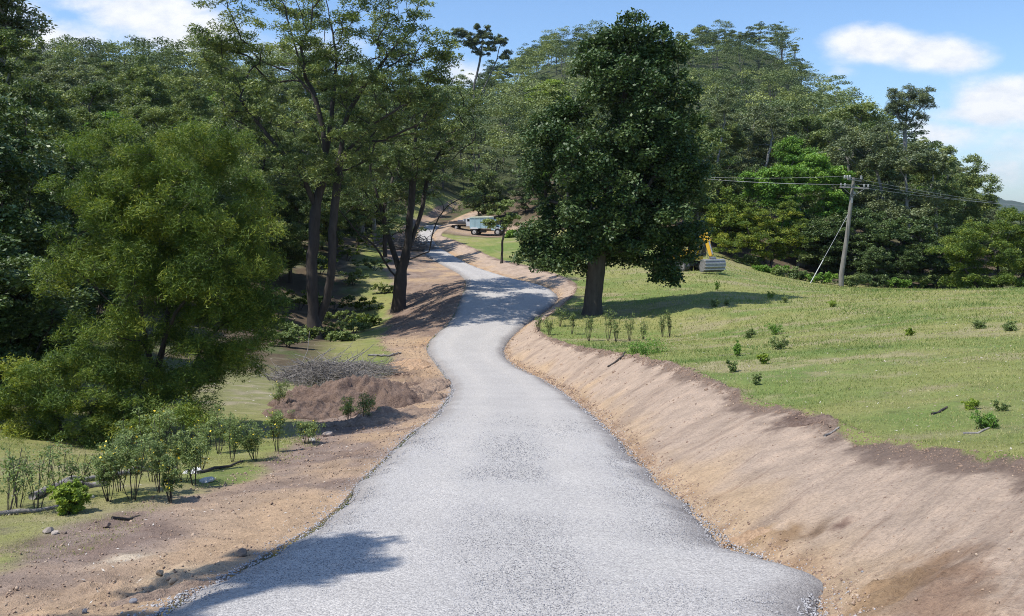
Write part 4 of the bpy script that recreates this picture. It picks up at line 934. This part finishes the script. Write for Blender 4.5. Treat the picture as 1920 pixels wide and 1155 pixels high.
box(bm, (.45,-1.125,2.58), (3.2,.06,.10)); box(bm, (.45,1.125,2.58), (3.2,.06,.10)); obj('side_rib', bm, blue, hb)
bm = B(); prism(bm, [(-1.15,2.63),(2.06,2.68),(1.9,2.80),(.4,2.88),(-1.0,2.78)], -1.12, 1.12); obj('tarpaulin', bm, cream, tk)
bm = B(); box(bm, (1.3,0,.78), (5.2,.85,.22), None, .02); box(bm, (.9,-.8,.72), (.9,.4,.4), None, .04); obj('chassis', bm, blk, tk)
for y_ in (-.95,.95):
    bm = B(); prism(bm, [(-1.0,1.0),(-.85,1.2),(.05,1.2),(.2,1.0),(.2,.95),(-1.0,.95)], y_-.2, y_+.2); obj('mudguard', bm, white, tk)
wheel(tk, -.4, -.9, .5, .45); wheel(tk, -.4, .9, .5, .45); wheel(tk, 3.15, -.92, .5, .26); wheel(tk, 3.15, .92, .5, .26)
bm = B(); prism(bm, [(2.15,.75),(3.0,.75),(3.0,1.55),(2.85,2.25),(2.7,2.35),(2.15,2.35)], -1.0, 1.0); bmesh.ops.bevel(bm, geom=list(bm.edges), offset=.05, segments=2, affect='EDGES'); cb_ = obj('cab', bm, blue, tk)
bm = B(); box(bm, (2.55,0,1.9), (.5,2.03,.42), None, .02); prism(bm, [(2.99,1.60),(3.02,1.62),(2.90,2.15),(2.87,2.13)], -.8, .8); obj('window', bm, glass, cb_)
bm = B(); prism(bm, [(2.95,.85),(4.15,.85),(4.2,1.35),(4.05,1.48),(2.98,1.58)], -.5, .5); bmesh.ops.bevel(bm, geom=list(bm.edges), offset=.06, segments=2, affect='EDGES'); obj('bonnet', bm, blue, tk)
for y_ in (-.78,.78):
    bm = B(); prism(bm, [(2.55,.75),(2.6,1.0),(2.85,1.18),(3.35,1.2),(3.75,1.05),(3.9,.75),(3.72,.75),(3.55,.98),(3.15,1.06),(2.8,.98),(2.72,.75)], y_-.24, y_+.24); obj('front_guard', bm, white, tk)
    bm = B(); cyl(bm, (4.0,y_*.9,1.15), (4.16,y_*.9,1.15), .12, 16); obj('headlight', bm, white, tk)
bm = B(); box(bm, (4.35,0,.68), (.12,2.0,.22), None, .02); obj('bumper', bm, blk, tk)
bm = B(); box(bm, (4.2,0,1.1), (.04,.75,.5)); obj('grille', bm, gry, tk)
bm = B()
for y_ in (-1.2,1.2): box(bm, (2.95,y_,1.95), (.05,.18,.3), None, .01)
obj('mirror', bm, blk, tk)

# ---- white flat tray ute behind it
ux, ud = (872-CX)/F0*129, 129.
ut = empty('flat_tray_ute', (ux, ud, gz(ux, ud)+.03), math.radians(-8)); tag(ut, 'white utility truck with a dark loaded tray parked behind the blue tipper truck', 'ute')
ut.scale = (1.0,)*3
bm = B(); box(bm, (-1.05,0,.95), (2.5,1.9,.12), None, .02); box(bm, (-1.05,-.93,1.12), (2.5,.05,.3)); box(bm, (-1.05,.93,1.12), (2.5,.05,.3)); box(bm, (-2.28,0,1.12), (.05,1.9,.3)); obj('tray', bm, gry, ut)
bm = B(); prism(bm, [(.3,.5),(1.6,.5),(1.6,1.15),(1.3,1.75),(.45,1.8),(.3,1.5)], -.85, .85); bmesh.ops.bevel(bm, geom=list(bm.edges), offset=.05, segments=2, affect='EDGES'); cb2 = obj('cab', bm, white, ut)
bm = B(); box(bm, (.85,0,1.45), (.75,1.73,.38), None, .02); box(bm, (.30,0,1.48), (.02,1.2,.35)); obj('window', bm, glass, cb2)
bm = B(); prism(bm, [(1.55,.5),(2.65,.5),(2.65,.95),(1.6,1.12)], -.82, .82); bmesh.ops.bevel(bm, geom=list(bm.edges), offset=.06, segments=2, affect='EDGES'); obj('bonnet', bm, white, ut)
for xx_, yy in ((-1.2,-.78),(-1.2,.78),(2.0,-.75),(2.0,.75)): wheel(ut, xx_, yy, .36, .22)
bm = B(); box(bm, (-.2,0,.6), (3.6,.6,.2)); obj('chassis', bm, blk, ut)
bm = B(); box(bm, (-.1,0,1.35), (.08,1.7,.65)); obj('headboard', bm, white, ut)
for (x_, y_, s_, c_, l_) in [(-.7,-.1,(.75,.9,.42),(.30,.29,.33),'grey tool box on the tray of the white ute'),(-1.5,.1,(.55,.5,.32),(.33,.13,.09),'red brown container on the tray of the white ute')]:
    bm = B(); box(bm, (0,0,s_[2]/2), s_, None, .04); box(bm, (0,0,s_[2]+.02), (s_[0]*.94,s_[1]*.94,.05), None, .01)
    o = obj('tool_box', bm, plain('box_paint', c_, .5)); q = ut.matrix_basis.copy(); o.location = Vector((ux,ud,gz(ux,ud)+.03))+Matrix.Rotation(math.radians(-8),3,'Z')@Vector((x_,y_,1.015)); o.rotation_euler = (0,0,math.radians(-8)); tag(o, l_, 'box')

# ---- heaps of soil
def heap(px, py, d, rx, ry, h, seed, mat, label, amp=.18, name='soil_heap', rz=0, sc=1):
    org = P(px, py, d); org[2] = gz(org[0], d); n = 90
    g = np.linspace(-1.15, 1.15, n); U, Vv = np.meshgrid(g, g)
    c_, s_ = math.cos(rz), math.sin(rz); X = (U*rx*c_-Vv*ry*s_)+org[0]; Y = (U*rx*s_+Vv*ry*c_)+org[1]
    r = np.sqrt(U**2+Vv**2)+.18*fbm(U*2.2+seed, Vv*2.2, seed)
    prof = np.clip(1-r, 0, 1)**.8*(1-.2*np.clip(1-r,0,1))
    Z = ground_z(X, Y)+h*prof*1.25+sst(0,.12,prof)*(amp*fbm(X*2.2, Y*2.2, seed+5)+amp*.8*np.abs(fbm(X*6, Y*6, seed+9, 4)))-.12*(1-sst(0,.05,prof))-.05
    idx = np.arange(n*n).reshape(n, n); Fq = np.stack([idx[:-1,:-1], idx[:-1,1:], idx[1:,1:], idx[1:,:-1]], -1).reshape(-1,4)
    k = (prof > 0).ravel(); Fq = Fq[k[Fq].any(1)]
    o = link(name, mesh_np(name, np.stack([X-org[0], Y-org[1], Z-org[2]], -1).reshape(-1,3), Fq, [mat], smooth=False), None, org); tag(o, label, 'soil heap'); return o
def soilmat(name, a, b_):
    m, nt, b, o = newmat(name); n1 = noise(nt, 3, 7, .7); n2 = noise(nt, 22, 5, .7)
    c = ramp(nt, n1, [(.3, a), (.65, b_)]); c = mixc(nt, 1, c, ramp(nt, n2, [(.3,(.65,.62,.6)),(.6,(1.1,1.1,1.08))]), 'MULTIPLY')
    nt.links.new(c, b.inputs['Base Color']); b.inputs['Roughness'].default_value = .95; bump(nt, b, n2, .8, .08); return m
DS = soilmat('dark_soil', (.13,.085,.065), (.23,.16,.125)); MS = soilmat('mixed_soil', (.20,.14,.11), (.36,.26,.19)); OS = soilmat('orange_soil', (.40,.25,.14), (.50,.34,.22))
heap(668, 752, 25.5, 2.5, 1.7, .95, 41, DS, 'tall heap of dark brown soil left of the road edge', rz=.2, amp=.30)
heap(600, 778, 23.5, 1.6, 1.0, .42, 43, DS, 'low tongue of dark soil spilling left from the tall heap', rz=.4)
heap(758, 744, 26.0, 1.35, 1.4, .50, 47, MS, 'cloddy brown soil heap right beside the gravel edge', amp=.22)
heap(720, 790, 21.0, 1.6, 1.1, .28, 49, MS, 'low cloddy soil bank in front of the tall dark heap', amp=.16, rz=.5)
heap(768, 668, 37.5, 1.0, 1.6, .25, 53, OS, 'orange subsoil heap at the inside of the road bend', amp=.12)
heap(812, 712, 30.5, .7, 1.6, .28, 55, MS, 'low rough spoil along the gravel edge beyond the cloddy heap', amp=.14, rz=.1)
heap(345, 1090, 6.15, .75, .17, .10, 57, MS, 'narrow ridge of brown soil along the near left gravel edge', amp=.03, rz=.85)
heap(1400, 1022, 8.0, .28, .2, .11, 59, OS, 'small orange soil clump at the foot of the cut bank', amp=.06, name='soil_clump', rz=-.5)
heap(1520, 794, 12.1, .42, .18, .10, 61, DS, 'dark turf clump on the lip of the cut bank', amp=.07, name='turf_clump')
# ---- brush piles
def sticks(name, px, py, d, rx, ry, h, n, seed, label, r=.014, big=10, ln=(.7,1.8)):
    rs = np.random.RandomState(seed); org = P(px, py, d); org[2] = gz(org[0], d); ch = []
    for i in range(n):
        a = rs.uniform(0, 6.28); q = math.sqrt(rs.uniform(0,1)); x = q*rx*math.cos(a); y = q*ry*math.sin(a); z = h*(1-q**2)*rs.uniform(.15, 1)
        dirv = rs.normal(0, 1, 3)*A3(1,.9,.22); dirv /= np.linalg.norm(dirv); L = rs.uniform(*ln)*(1.5 if i < big else 1)
        rr = r*rs.uniform(.4, 1.1)*(2.2 if i < big else 1)
        if i < big: dirv[2] = abs(dirv[2])+.35
        pts = [A3(x, y, z)+dirv*L*(t-.5)+rs.normal(0, .06, 3)*L*.4 for t in np.linspace(0, 1, 5)]
        for p_ in pts: p_[2] = max(p_[2], .02)
        ch.append((pts, list(np.linspace(rr, rr*.35, 5))))
    V_, F_ = tubes(ch, lambda r_: 5 if r_ > .02 else 3)
    o = link(name, mesh_np(name, V_, F_, [BM['stick']], smooth=True), None, org); tag(o, label, 'brush pile')
sticks('brush_pile', 600, 712, 31.5, 1.9, 1.3, .8, 1100, 71, 'heap of dry grey sticks on the grass left of the dark soil heap', big=60)
sticks('brush_pile', 665, 678, 35, 1.7, 1.2, .45, 500, 72, 'low trail of dead branches behind the dry stick heap', big=8)
sticks('brush_pile', 745, 440, 100, 4.5, 2.5, 2.0, 500, 73, 'brown mass of felled branches on the slope beyond the spreading gum', r=.04, big=12, ln=(1.5,4))
# ---- logs, stones, sticks
def log(pts_px, r0, r1, label, mat='stick', name='fallen_branch', cat='branch', lift=.0, grp=None):
    w3 = [hit(x, y) for x, y in pts_px]; org = w3[0].copy(); P3 = resamp(np.array(w3), .15)
    for q in P3: q[2] = max(q[2], gz(q[0], q[1]))+r0*.7+lift
    P3[1:-1] += RS.normal(0, r0*.4, (len(P3)-2, 3))
    V_, F_ = tubes([([q-org for q in P3], list(np.linspace(r0, r1, len(P3))))], lambda r: 9)
    # close ends
    me = mesh_np(name, V_, [F_, np.array([list(range(9))]), np.array([list(range(len(V_)-1, len(V_)-10, -1))])], [BM[mat]], smooth=False)
    o = link(name, me, None, org); tag(o, label, cat, grp); return o
log([(60,935),(130,905),(200,898)], .05, .03, 'pale dead branch lying under the thicket at the far left', )
log([(205,893),(260,886),(330,880)], .045, .03, 'thin bleached branch lying behind the yellow-flowered shrubs')
log([(100,925),(150,918),(198,912)], .07, .05, 'short thick grey log in the grass at the left', name='log', cat='log')
log([(0,965),(60,960),(125,948)], .03, .02, 'long thin grey stick on the grass by the left frame edge')
log([(372,887),(415,877),(455,866)], .03, .015, 'dark curved stick reaching towards the dirt right of the flowered shrubs', 'dark')
log([(210,977),(240,972),(262,966)], .022, .012, 'short dark stick on the edge of grass and bare dirt', 'dark')
log([(690,668),(730,670),(752,664)], .05, .03, 'pale fallen branch on the green patch right of the stick heap')
log([(1546,820),(1560,812),(1573,806)], .018, .012, 'short grey stick lying on dark soil at the bank lip')
log([(1748,778),(1762,775),(1776,768)], .020, .012, 'short dark stick on the paddock grass', 'dark')
log([(1806,812),(1830,811),(1858,804)], .016, .010, 'thin pale stick on the grass near the spiky shrub at the right')
log([(1140,688),(1165,672),(1180,660)], .035, .02, 'brown dead branch on the paddock edge below the bare shrubs', 'dark')
log([(870,560),(905,552)], .001, .001, '') if False else None
def rock(px, py, s, col_, label, seed, name='rock', flat=.8, cat='rock'):
    rs = np.random.RandomState(seed); h = hit(px, py); bm = B(); bmesh.ops.create_icosphere(bm, subdivisions=3, radius=1)
    k = rs.normal(0,1,(10,3)); k /= np.linalg.norm(k,axis=1)[:,None]; kk = rs.uniform(.6,.9,10)
    for v in bm.verts:
        c = np.array(v.co)
        for a, b_ in zip(k, kk):
            dd_ = c@a
            if dd_ > b_: c = c-a*(dd_-b_)
        c = c*(1+.05*float(fbm(c[0]*3+seed, c[1]*3+c[2]*2, seed))); v.co = Vector(c*s*A3(1,.85,flat))
    o = obj(name, bm, plain('stone', col_, .9, 0, .4, 30)); o.location = Vector(h)+Vector((0,0,s*flat*.55)); o.rotation_euler = (rs.normal(0,.15),rs.normal(0,.15),rs.uniform(0,6)); tag(o, label, cat)
rock(455, 1043, .055, (.20,.16,.13), 'brown clod standing on the near left edge of the gravel', 1)
rock(250, 1130, .028, (.24,.24,.26), 'small grey stone on the bare dirt at the bottom left', 2)
rock(159, 1148, .022, (.20,.20,.22), 'dark pebble on the dirt at the bottom left corner', 3)
rock(388, 902, .11, (.62,.60,.57), 'flat pale stump-like stone beside the flowered shrubs', 4, flat=.35)
rock(360, 886, .16, (.66,.64,.62), 'long white stone slab behind the flowered shrubs', 5, flat=.2)
rock(90, 998, .07, (.30,.25,.21), 'small weathered grey-brown stone on the grass at the left', 6, flat=.5)
rock(103, 1000, .045, (.50,.42,.35), 'pale stone touching the weathered stone on the left grass', 7, flat=.5)
rock(168, 936, .07, (.55,.53,.5), 'pale stone behind the yellow-green tussock', 8, flat=.4)
rock(615, 815, .13, (.45,.37,.31), 'rounded brown stone on the dirt below the soil heaps', 9, flat=.6)
rock(585, 828, .09, (.48,.45,.4), 'small pale stone left of the rounded brown stone', 10, flat=.5)
rock(200, 990, .045, (.25,.18,.14), 'brown clod on the bare dirt beside the grass edge', 12)
rock(120, 1000, .03, (.23,.17,.13), 'tiny dark clod on the grassy edge at the left', 13)
for i, (px, py) in enumerate([(312,1083),(325,1090),(300,1078),(285,1100)]): rock(px, py, .035, (.42,.32,.22), 'ochre clod in the crumbled patch at the near left, %s' % ['rightmost upper','nearest the gravel','topmost','lowest'][i], 20+i)

# ---- shrubs
def shrub(px, py, h, w, seed, leaf, label, cat, name, group=None, nst=6, nleaf=90, lsize=.05, flowers=0, bark='dark', crad=None, lowleaf=.35, rst=.008, ncl=26):
    o3 = hit(px, py); rs = np.random.RandomState(seed); tr = []; cl = []
    for i in range(nst):
        a = rs.uniform(0, 6.28); r = w*.5*rs.uniform(.2, .95); e = A3(r*math.cos(a), r*math.sin(a), h*rs.uniform(.65, .95)); b0 = A3(.05*w*math.cos(a), .05*w*math.sin(a), -.03)
        tr.append([b0, b0*.5+e*.45+rs.normal(0,.03*h,3)*A3(1,1,0), e])
    for i in range(ncl):
        k = rs.randint(nst); t = rs.uniform(lowleaf, 1.0)**.8; p_ = tr[k][0]*(1-t)+tr[k][2]*t; cl.append(p_+rs.normal(0, .1*w, 3)*A3(1,1,.6))
    cl = np.array(cl); cr = np.full(len(cl), crad or .20*w)
    ms_ = tree_meshes(name, tr, cl, cr, rst*1.6, leaf, bark, rs, nleaf=nleaf, lsize=lsize, lw=.4, flat=.9, rtip=rst*.3, step=.12, sub=5, flare=0, wig=.1, up=.3)
    r = empty(name, o3, rs.uniform(0,6)*0); tag(r, label, cat, group); link('stem', ms_[0], r); link('foliage', ms_[1], r)
    if flowers:
        k = rs.randint(0, len(cl), flowers); c = cl[k]+rot_rand(flowers, rs)*crad_or(crad, w); c[:,2] = np.maximum(c[:,2], h*.35)
        V_, F_, t_ = leaves(c, .034, .9, rs, .4, 0); link('flower', mesh_np('flower', V_, F_, [FLW], tint=t_), r)
    return r
def crad_or(c, w): return (c or .18*w)*1.0
FLW = plain('yellow_petals', (.80,.58,.03), .6)
FL = [(205,940,1.0,.55,'leafiest of the flowered shrubs at the left end of the row'),(250,940,1.05,.5,'flowered shrub second from the left of the row'),(225,925,1.1,.6,'flowered shrub standing behind the first two'),(300,925,1.1,.55,'flowered shrub on the grass, middle of the row'),
      (320,940,.7,.4,'short thin-stemmed flowered shrub at the dirt edge'),(345,905,1.15,.6,'dense flowered shrub above the pale stump-like stone'),(365,910,1.,.5,'flowered shrub touching the pale stump-like stone'),(285,905,1.25,.7,'tall flowered shrub at the back of the row'),
      (375,880,1.4,.6,'tallest flowered shrub behind the row, under the wattle'),(435,865,1.0,.5,'flowered shrub left of the twin bushes on the dirt edge'),(480,862,1.0,.55,'left one of the twin flowered bushes on the dirt edge'),(520,848,.95,.55,'right one of the twin flowered bushes on the dirt edge'),
      (410,850,1.0,.6,'dark flowered shrub in the shade behind the twin bushes'),(575,832,.6,.5,'small yellow-green flowered shrub near the soil heaps'),(685,795,1.1,.6,'thin flowered shrub growing from the soil heap foot'),(655,790,1.0,.6,'sparse flowered shrub in front of the tall dark heap'),
      (520,770,1.2,.9,'dark flowered bush on the shaded grass left of the soil heap')]
for i, (px, py, h, w, l) in enumerate(FL): shrub(px, py, h*(.66+.28*((i*7)%5)/4), w*(.8+.3*((i*3)%4)/3), 300+i, 'shrub', l, 'shrub', 'flowering_shrub', 'yellow-flowered shrubs left of the road', flowers=int(16+10*(i%3)), nleaf=60, lsize=.034, ncl=46, lowleaf=.35)
for i, (px, py, h, w, l) in enumerate([(70,955,.75,.6,'bare reddish shrub at the left frame edge'),(35,950,.7,.5,'bare shrub leftmost on the grass'),(110,930,.8,.6,'bare branching shrub in front of the grey log'),(145,935,.6,.5,'bare shrub just behind the yellow-green tussock'),(15,960,.8,.5,'leafy weed cut by the left frame edge')]):
    shrub(px, py, h, w, 340+i, 'shrub', l, 'shrub', 'bare_shrub', 'half bare shrubs at the left', nst=9, nleaf=16, lsize=.045, ncl=26)
shrub(135, 962, .33, .42, 350, 'yell', 'bright yellow-green rounded tussock shrub on the left grass', 'shrub', 'small_shrub', nst=12, nleaf=160, lsize=.04, lowleaf=.1, ncl=60, crad=.07)
PS = [(1010,622,.8,.5,'leftmost shrub on the bank top near the tree trunk'),(1030,630,.9,.6,'leafy shrub on the bank top left of the trunk, second from left'),(1072,628,1.1,.5,'thin shrub in the shadow left of the trunk foot'),(1104,641,1.35,.6,'tall shrub directly in front of the dark tree trunk'),
      (1140,640,1.5,.6,'leafless upright shrub right of the dark tree trunk, first of the row'),(1155,642,1.3,.5,'bare brown shrub right of the trunk, second of the row'),(1180,640,1.45,.6,'vase-shaped bare shrub, third right of the trunk'),(1206,637,.95,.6,'short forked shrub in the gap of the bare row'),
      (1242,632,1.2,.5,'reddish bare shrub left of the last one in the row'),(1256,633,1.5,.45,'last and tallest bare shrub of the row on the paddock'),(1050,612,1.,.7,'leafy shrub in shade behind the bank top')]
for i, (px, py, h, w, l) in enumerate(PS): shrub(px, py, h, w, 360+i, 'shrub', l, 'shrub', 'paddock_shrub', 'upright shrubs on the bank top by the dark tree', nst=9, nleaf=18, lsize=.055, ncl=44, rst=.013)
for i, (px, py, h, w, l) in enumerate([(1225,662,.5,1.7,'low dark green bramble mat on the bank top'),(1195,668,.4,1.1,'low bramble clump at the bank lip left of the bramble mat'),(1462,655,.45,.6,'green weed clump in mid paddock'),(1455,628,.5,.7,'leafy weed patch beyond the mid paddock clump'),
        (1402,634,.45,.5,'spindly weed left of the leafy weed patch'),(1382,668,.5,.3,'thin grey stalk weed in the paddock'),(1430,683,.35,.25,'small dark sprout right of the thin stalk weed'),(1418,725,.32,.2,'small weed near the ragged bank corner'),(1375,697,.3,.25,'tiny dark sprout close to the bank lip'),
        (1856,803,.22,.34,'spiky yellow-green shrub at the right side of the paddock'),(1840,803,.18,.2,'smaller spiky tuft left of the spiky shrub'),(1878,770,.16,.18,'little tuft above the spiky shrub'),(1820,768,.16,.2,'small tuft right of the dark stick'),
        (1835,616,.3,.5,'weed clump far out on the right of the paddock'),(1893,620,.3,.5,'weed clump at the right edge of the paddock'),(1705,630,.3,.3,'small weed right of the white twig in the paddock'),(1345,545,.8,.4,'thin stalky weed in front of the excavator bucket'),
        (1472,568,.5,.4,'small forked weed beyond the tree shadow'),(1446,560,.5,.6,'weed clump at the tip of the tree shadow'),(1340,575,.5,.6,'leafy weed at the edge of the tree shadow'),(1362,573,.45,.4,'dark weed right of the leafy one by the tree shadow'),(1560,575,.4,.6,'low clump near the paddock crest'),
        (1250,470,1.2,1.5,'bushy weed on the grass behind the dark tree')]):
    h = h*.8; shrub(px, py, h, w, 400+i, 'bright' if i in (0,1,3,5,9,16) else ('yell' if i%3 == 0 else 'shrub'), l, 'weed', 'weed', 'weeds in the paddock', nst=7, nleaf=60, lsize=.05 if py < 700 else .028, ncl=30, lowleaf=.1, rst=.006 if py > 560 else .012, crad=None)
# ferny fringe along the back edge of the paddock and sprouting brush under the left gums
k = 0
rs_ = np.random.RandomState(77)
for (px, py, d, w, h) in [(1445,512,77,3.2,1.0),(1475,522,76,3.4,1.1),(1505,528,75.5,3,1.0),(1540,534,75,3,1.2),(1600,540,75,3,1.3),(1640,541,77,3.2,1.4),(1680,541,78,3,1.2),(1720,542,79,3.4,1.6),(1760,540,80,3.4,1.6),(1810,538,80,3.4,1.7),(1850,536,80,3.4,1.8),(1400,500,79,3,1.2)]:
    o3 = P(px, py, d); o3[2] = gz(o3[0], d)-.1; cl = ell_clumps([(CX, HY, w*.5*F0, h*.35*F0)], 26, rs_, 1.0, .6, P(CX, HY, 1.0), surf=.4)+A3(0,0,h*.45)
    ms_ = tree_meshes('ferny_bush', [[A3(0,0,-.1), A3(.1,0,h*.3), A3(.15,0,h*.5)], [A3(.1,0,0), A3(w*.2,0,h*.5)], [A3(-.1,0,0), A3(-w*.2,0,h*.5)]], cl, np.full(26, .42), .05, ['bright','shrub','dark'][k%3], 'dark', rs_, nleaf=130, lsize=.18, lw=.4, flat=.8, rtip=.01, step=.3, sub=5)
    r = put_tree('ferny_bush', o3, ms_, 'low leafy bush in the fringe behind the paddock crest', 'bush', 'low bushes fringing the back of the paddock', leafname='foliage'); k += 1
k = 0
for (px, py, d, w, h) in [(640,560,58,3,1.5),(690,545,62,3,1.3),(620,600,50,2.2,1.4),(660,585,54,2.6,1.2),(560,560,60,3,2.0),(520,590,55,3,2.),(700,510,74,4,1.6),(650,500,78,4,2.2),(600,470,88,5,3),(540,640,43,2,1.2),(480,640,44,2.4,1.5),(570,620,47,2.2,1.0),(535,665,40,2.0,1.1),(690,600,56,2.6,1.1),(625,570,62,3.4,1.6),(660,530,68,3.4,1.8),(600,520,70,3.6,2.2),(720,540,66,2.6,1.1),(640,620,46,2,.8),(710,470,90,5,3),(680,440,98,5,3),(860,405,152,6,3),(905,410,148,6,3)]:
    x_ = (px-CX)/F0*d; o3 = A3(x_, d, gz(x_, d)-.1); cl = ell_clumps([(CX, HY, w*.5*F0, h*.35*F0)], 24, rs_, 1.0, .6, P(CX, HY, 1.0), surf=.4)+A3(0,0,h*.45)
    ms_ = tree_meshes('undergrowth_bush', [[A3(0,0,-.1), A3(.1,0,h*.3), A3(.15,0,h*.5)], [A3(.1,0,0), A3(w*.2,0,h*.5)]], cl, np.full(24, .32), .04, ['shrub','wattle','gum'][k%3], 'dark', rs_, nleaf=80, lsize=.16, lw=.4, flat=.7, rtip=.01, step=.3, sub=5)
    put_tree('undergrowth_bush', o3, ms_, 'sparse green bush in the undergrowth between the two gum trees and the wood', 'bush', 'undergrowth bushes beneath the gum trees', leafname='foliage'); k += 1
# ================================================================== camera, sun, sky
HZ = .00007
cam = bpy.data.cameras.new('camera'); co = bpy.data.objects.new('camera', cam); C.objects.link(co)
co.location = (0,0,0); co.rotation_euler = (math.radians(90),0,0)
cam.sensor_width = 36; cam.lens = 36*F0/1920; cam.shift_y = -(577.5-HY)/1920; cam.clip_start = .1; cam.clip_end = 12000
sc = bpy.context.scene; sc.camera = co
SUN = Vector((-.455,-.185,.87)).normalized()
sl = bpy.data.lights.new('sun','SUN'); sl.energy = 4.6; sl.angle = math.radians(.53); sl.color = (1,.955,.88)
so = bpy.data.objects.new('sun', sl); C.objects.link(so); so.rotation_euler = SUN.to_track_quat('Z','Y').to_euler(); so.location = (-30,-10,60)
w = bpy.data.worlds.new('World'); sc.world = w; w.use_nodes = True; nt = w.node_tree; nt.nodes.clear()
out = nt.nodes.new('ShaderNodeOutputWorld'); bg = nt.nodes.new('ShaderNodeBackground'); nt.links.new(bg.outputs[0], out.inputs[0])
sky = nt.nodes.new('ShaderNodeTexSky'); sky.sky_type = 'NISHITA'; sky.sun_disc = False
sky.sun_elevation = math.asin(SUN.z); sky.sun_rotation = math.atan2(SUN.x, SUN.y); sky.air_density = 1.0; sky.dust_density = .6; sky.ozone_density = 1.5
tc = nt.nodes.new('ShaderNodeTexCoord'); sp = nt.nodes.new('ShaderNodeSeparateXYZ'); nt.links.new(tc.outputs['Generated'], sp.inputs[0])
y = mth(nt,'MAXIMUM', sp.outputs[1], .02); u = mth(nt,'DIVIDE', sp.outputs[0], y); v = mth(nt,'DIVIDE', sp.outputs[2], y)
cb = nt.nodes.new('ShaderNodeCombineXYZ'); nt.links.new(u, cb.inputs[0]); nt.links.new(mth(nt,'MULTIPLY',v,1.7), cb.inputs[1])
nn = noise(nt, 9, 8, .58, cb.outputs[0]); nn2 = noise(nt, 30, 6, .6, cb.outputs[0])
tot = None
# clouds as soft ellipses over directions: (centre u, v, radii, weight)
for (px, py, rx, ry, wt) in [(1650,88,95,36,1.3),(1745,103,105,34,1.25),(1600,75,50,26,.7),(1905,188,130,42,1.35),(1840,215,100,30,.95),(1775,255,100,32,.95),(1920,275,150,34,.6),(1860,312,160,46,.45),(1590,135,45,15,.5),
                             (290,20,110,38,1.3),(350,60,110,48,1.2),(180,5,120,22,.7),(60,75,130,38,.9),(-60,40,150,60,1.),(560,100,130,40,.7),(870,145,60,35,.8),(1960,110,50,22,.8),
                             (2300,150,260,80,1.1),(-500,120,260,90,1.1),(1300,-500,400,120,1.),(300,-600,500,120,1.),(2500,-200,300,150,1.)]:
    du = mth(nt,'MULTIPLY', mth(nt,'SUBTRACT', u, (px-CX)/F0), F0/rx); dv = mth(nt,'MULTIPLY', mth(nt,'SUBTRACT', v, (HY-py)/F0), F0/ry)
    r2 = mth(nt,'ADD', mth(nt,'MULTIPLY',du,du), mth(nt,'MULTIPLY',dv,dv))
    g = mth(nt,'MULTIPLY', mth(nt,'EXPONENT', mth(nt,'MULTIPLY', r2, -.9)), wt)
    tot = g if tot is None else mth(nt,'MAXIMUM', tot, g)
cl = mth(nt,'ADD', tot, mth(nt,'ADD', mth(nt,'MULTIPLY', mth(nt,'SUBTRACT',nn,.5), 1.5), mth(nt,'MULTIPLY', mth(nt,'SUBTRACT',nn2,.5), .35)))
cl = mth(nt,'MULTIPLY', cl, mth(nt,'MINIMUM', mth(nt,'MULTIPLY',tot,4.), 1.))
mr = nt.nodes.new('ShaderNodeMapRange'); mr.interpolation_type = 'SMOOTHSTEP'; mr.inputs[1].default_value = .18; mr.inputs[2].default_value = .95; nt.links.new(cl, mr.inputs[0])
shade = ramp(nt, nn2, [(.3,(5.4,5.7,6.2)),(.6,(6.9,6.9,7.0))])
skyc = mixc(nt, 1, sky.outputs[0], (.86,1.03,1.22), 'MULTIPLY')
nt.links.new(mixc(nt, mth(nt,'MULTIPLY',mr.outputs[0],.93), skyc, shade), bg.inputs[0]); bg.inputs[1].default_value = .13
sc.view_settings.view_transform = 'Standard'; sc.view_settings.look = 'None'; sc.view_settings.exposure = .28; sc.view_settings.gamma = 1
sc.cycles.max_bounces = 6; sc.cycles.transmission_bounces = 4; sc.cycles.transparent_max_bounces = 4
sc.cycles.filter_width = 1.0; sc.cycles.denoising_prefilter = 'NONE'
# the air
if HZ:
    bm = bmesh.new(); bmesh.ops.create_cube(bm, size=1.0); me = bpy.data.meshes.new('haze'); bm.to_mesh(me); bm.free()
    hz = bpy.data.objects.new('haze', me); C.objects.link(hz); tag(hz, 'thin blue summer haze between the viewer and the far hills', 'haze', kind='stuff')
    hz.location = (0, 3180, 60); hz.scale = (16000, 7000, 500)
    m = bpy.data.materials.new('air'); m.use_nodes = True; n_ = m.node_tree; n_.nodes.clear(); o_ = n_.nodes.new('ShaderNodeOutputMaterial'); v_ = n_.nodes.new('ShaderNodeVolumePrincipled')
    v_.inputs['Color'].default_value = (.80,.88,1,1); v_.inputs['Density'].default_value = HZ; v_.inputs['Anisotropy'].default_value = .3
    n_.links.new(v_.outputs[0], o_.inputs['Volume']); me.materials.append(m)
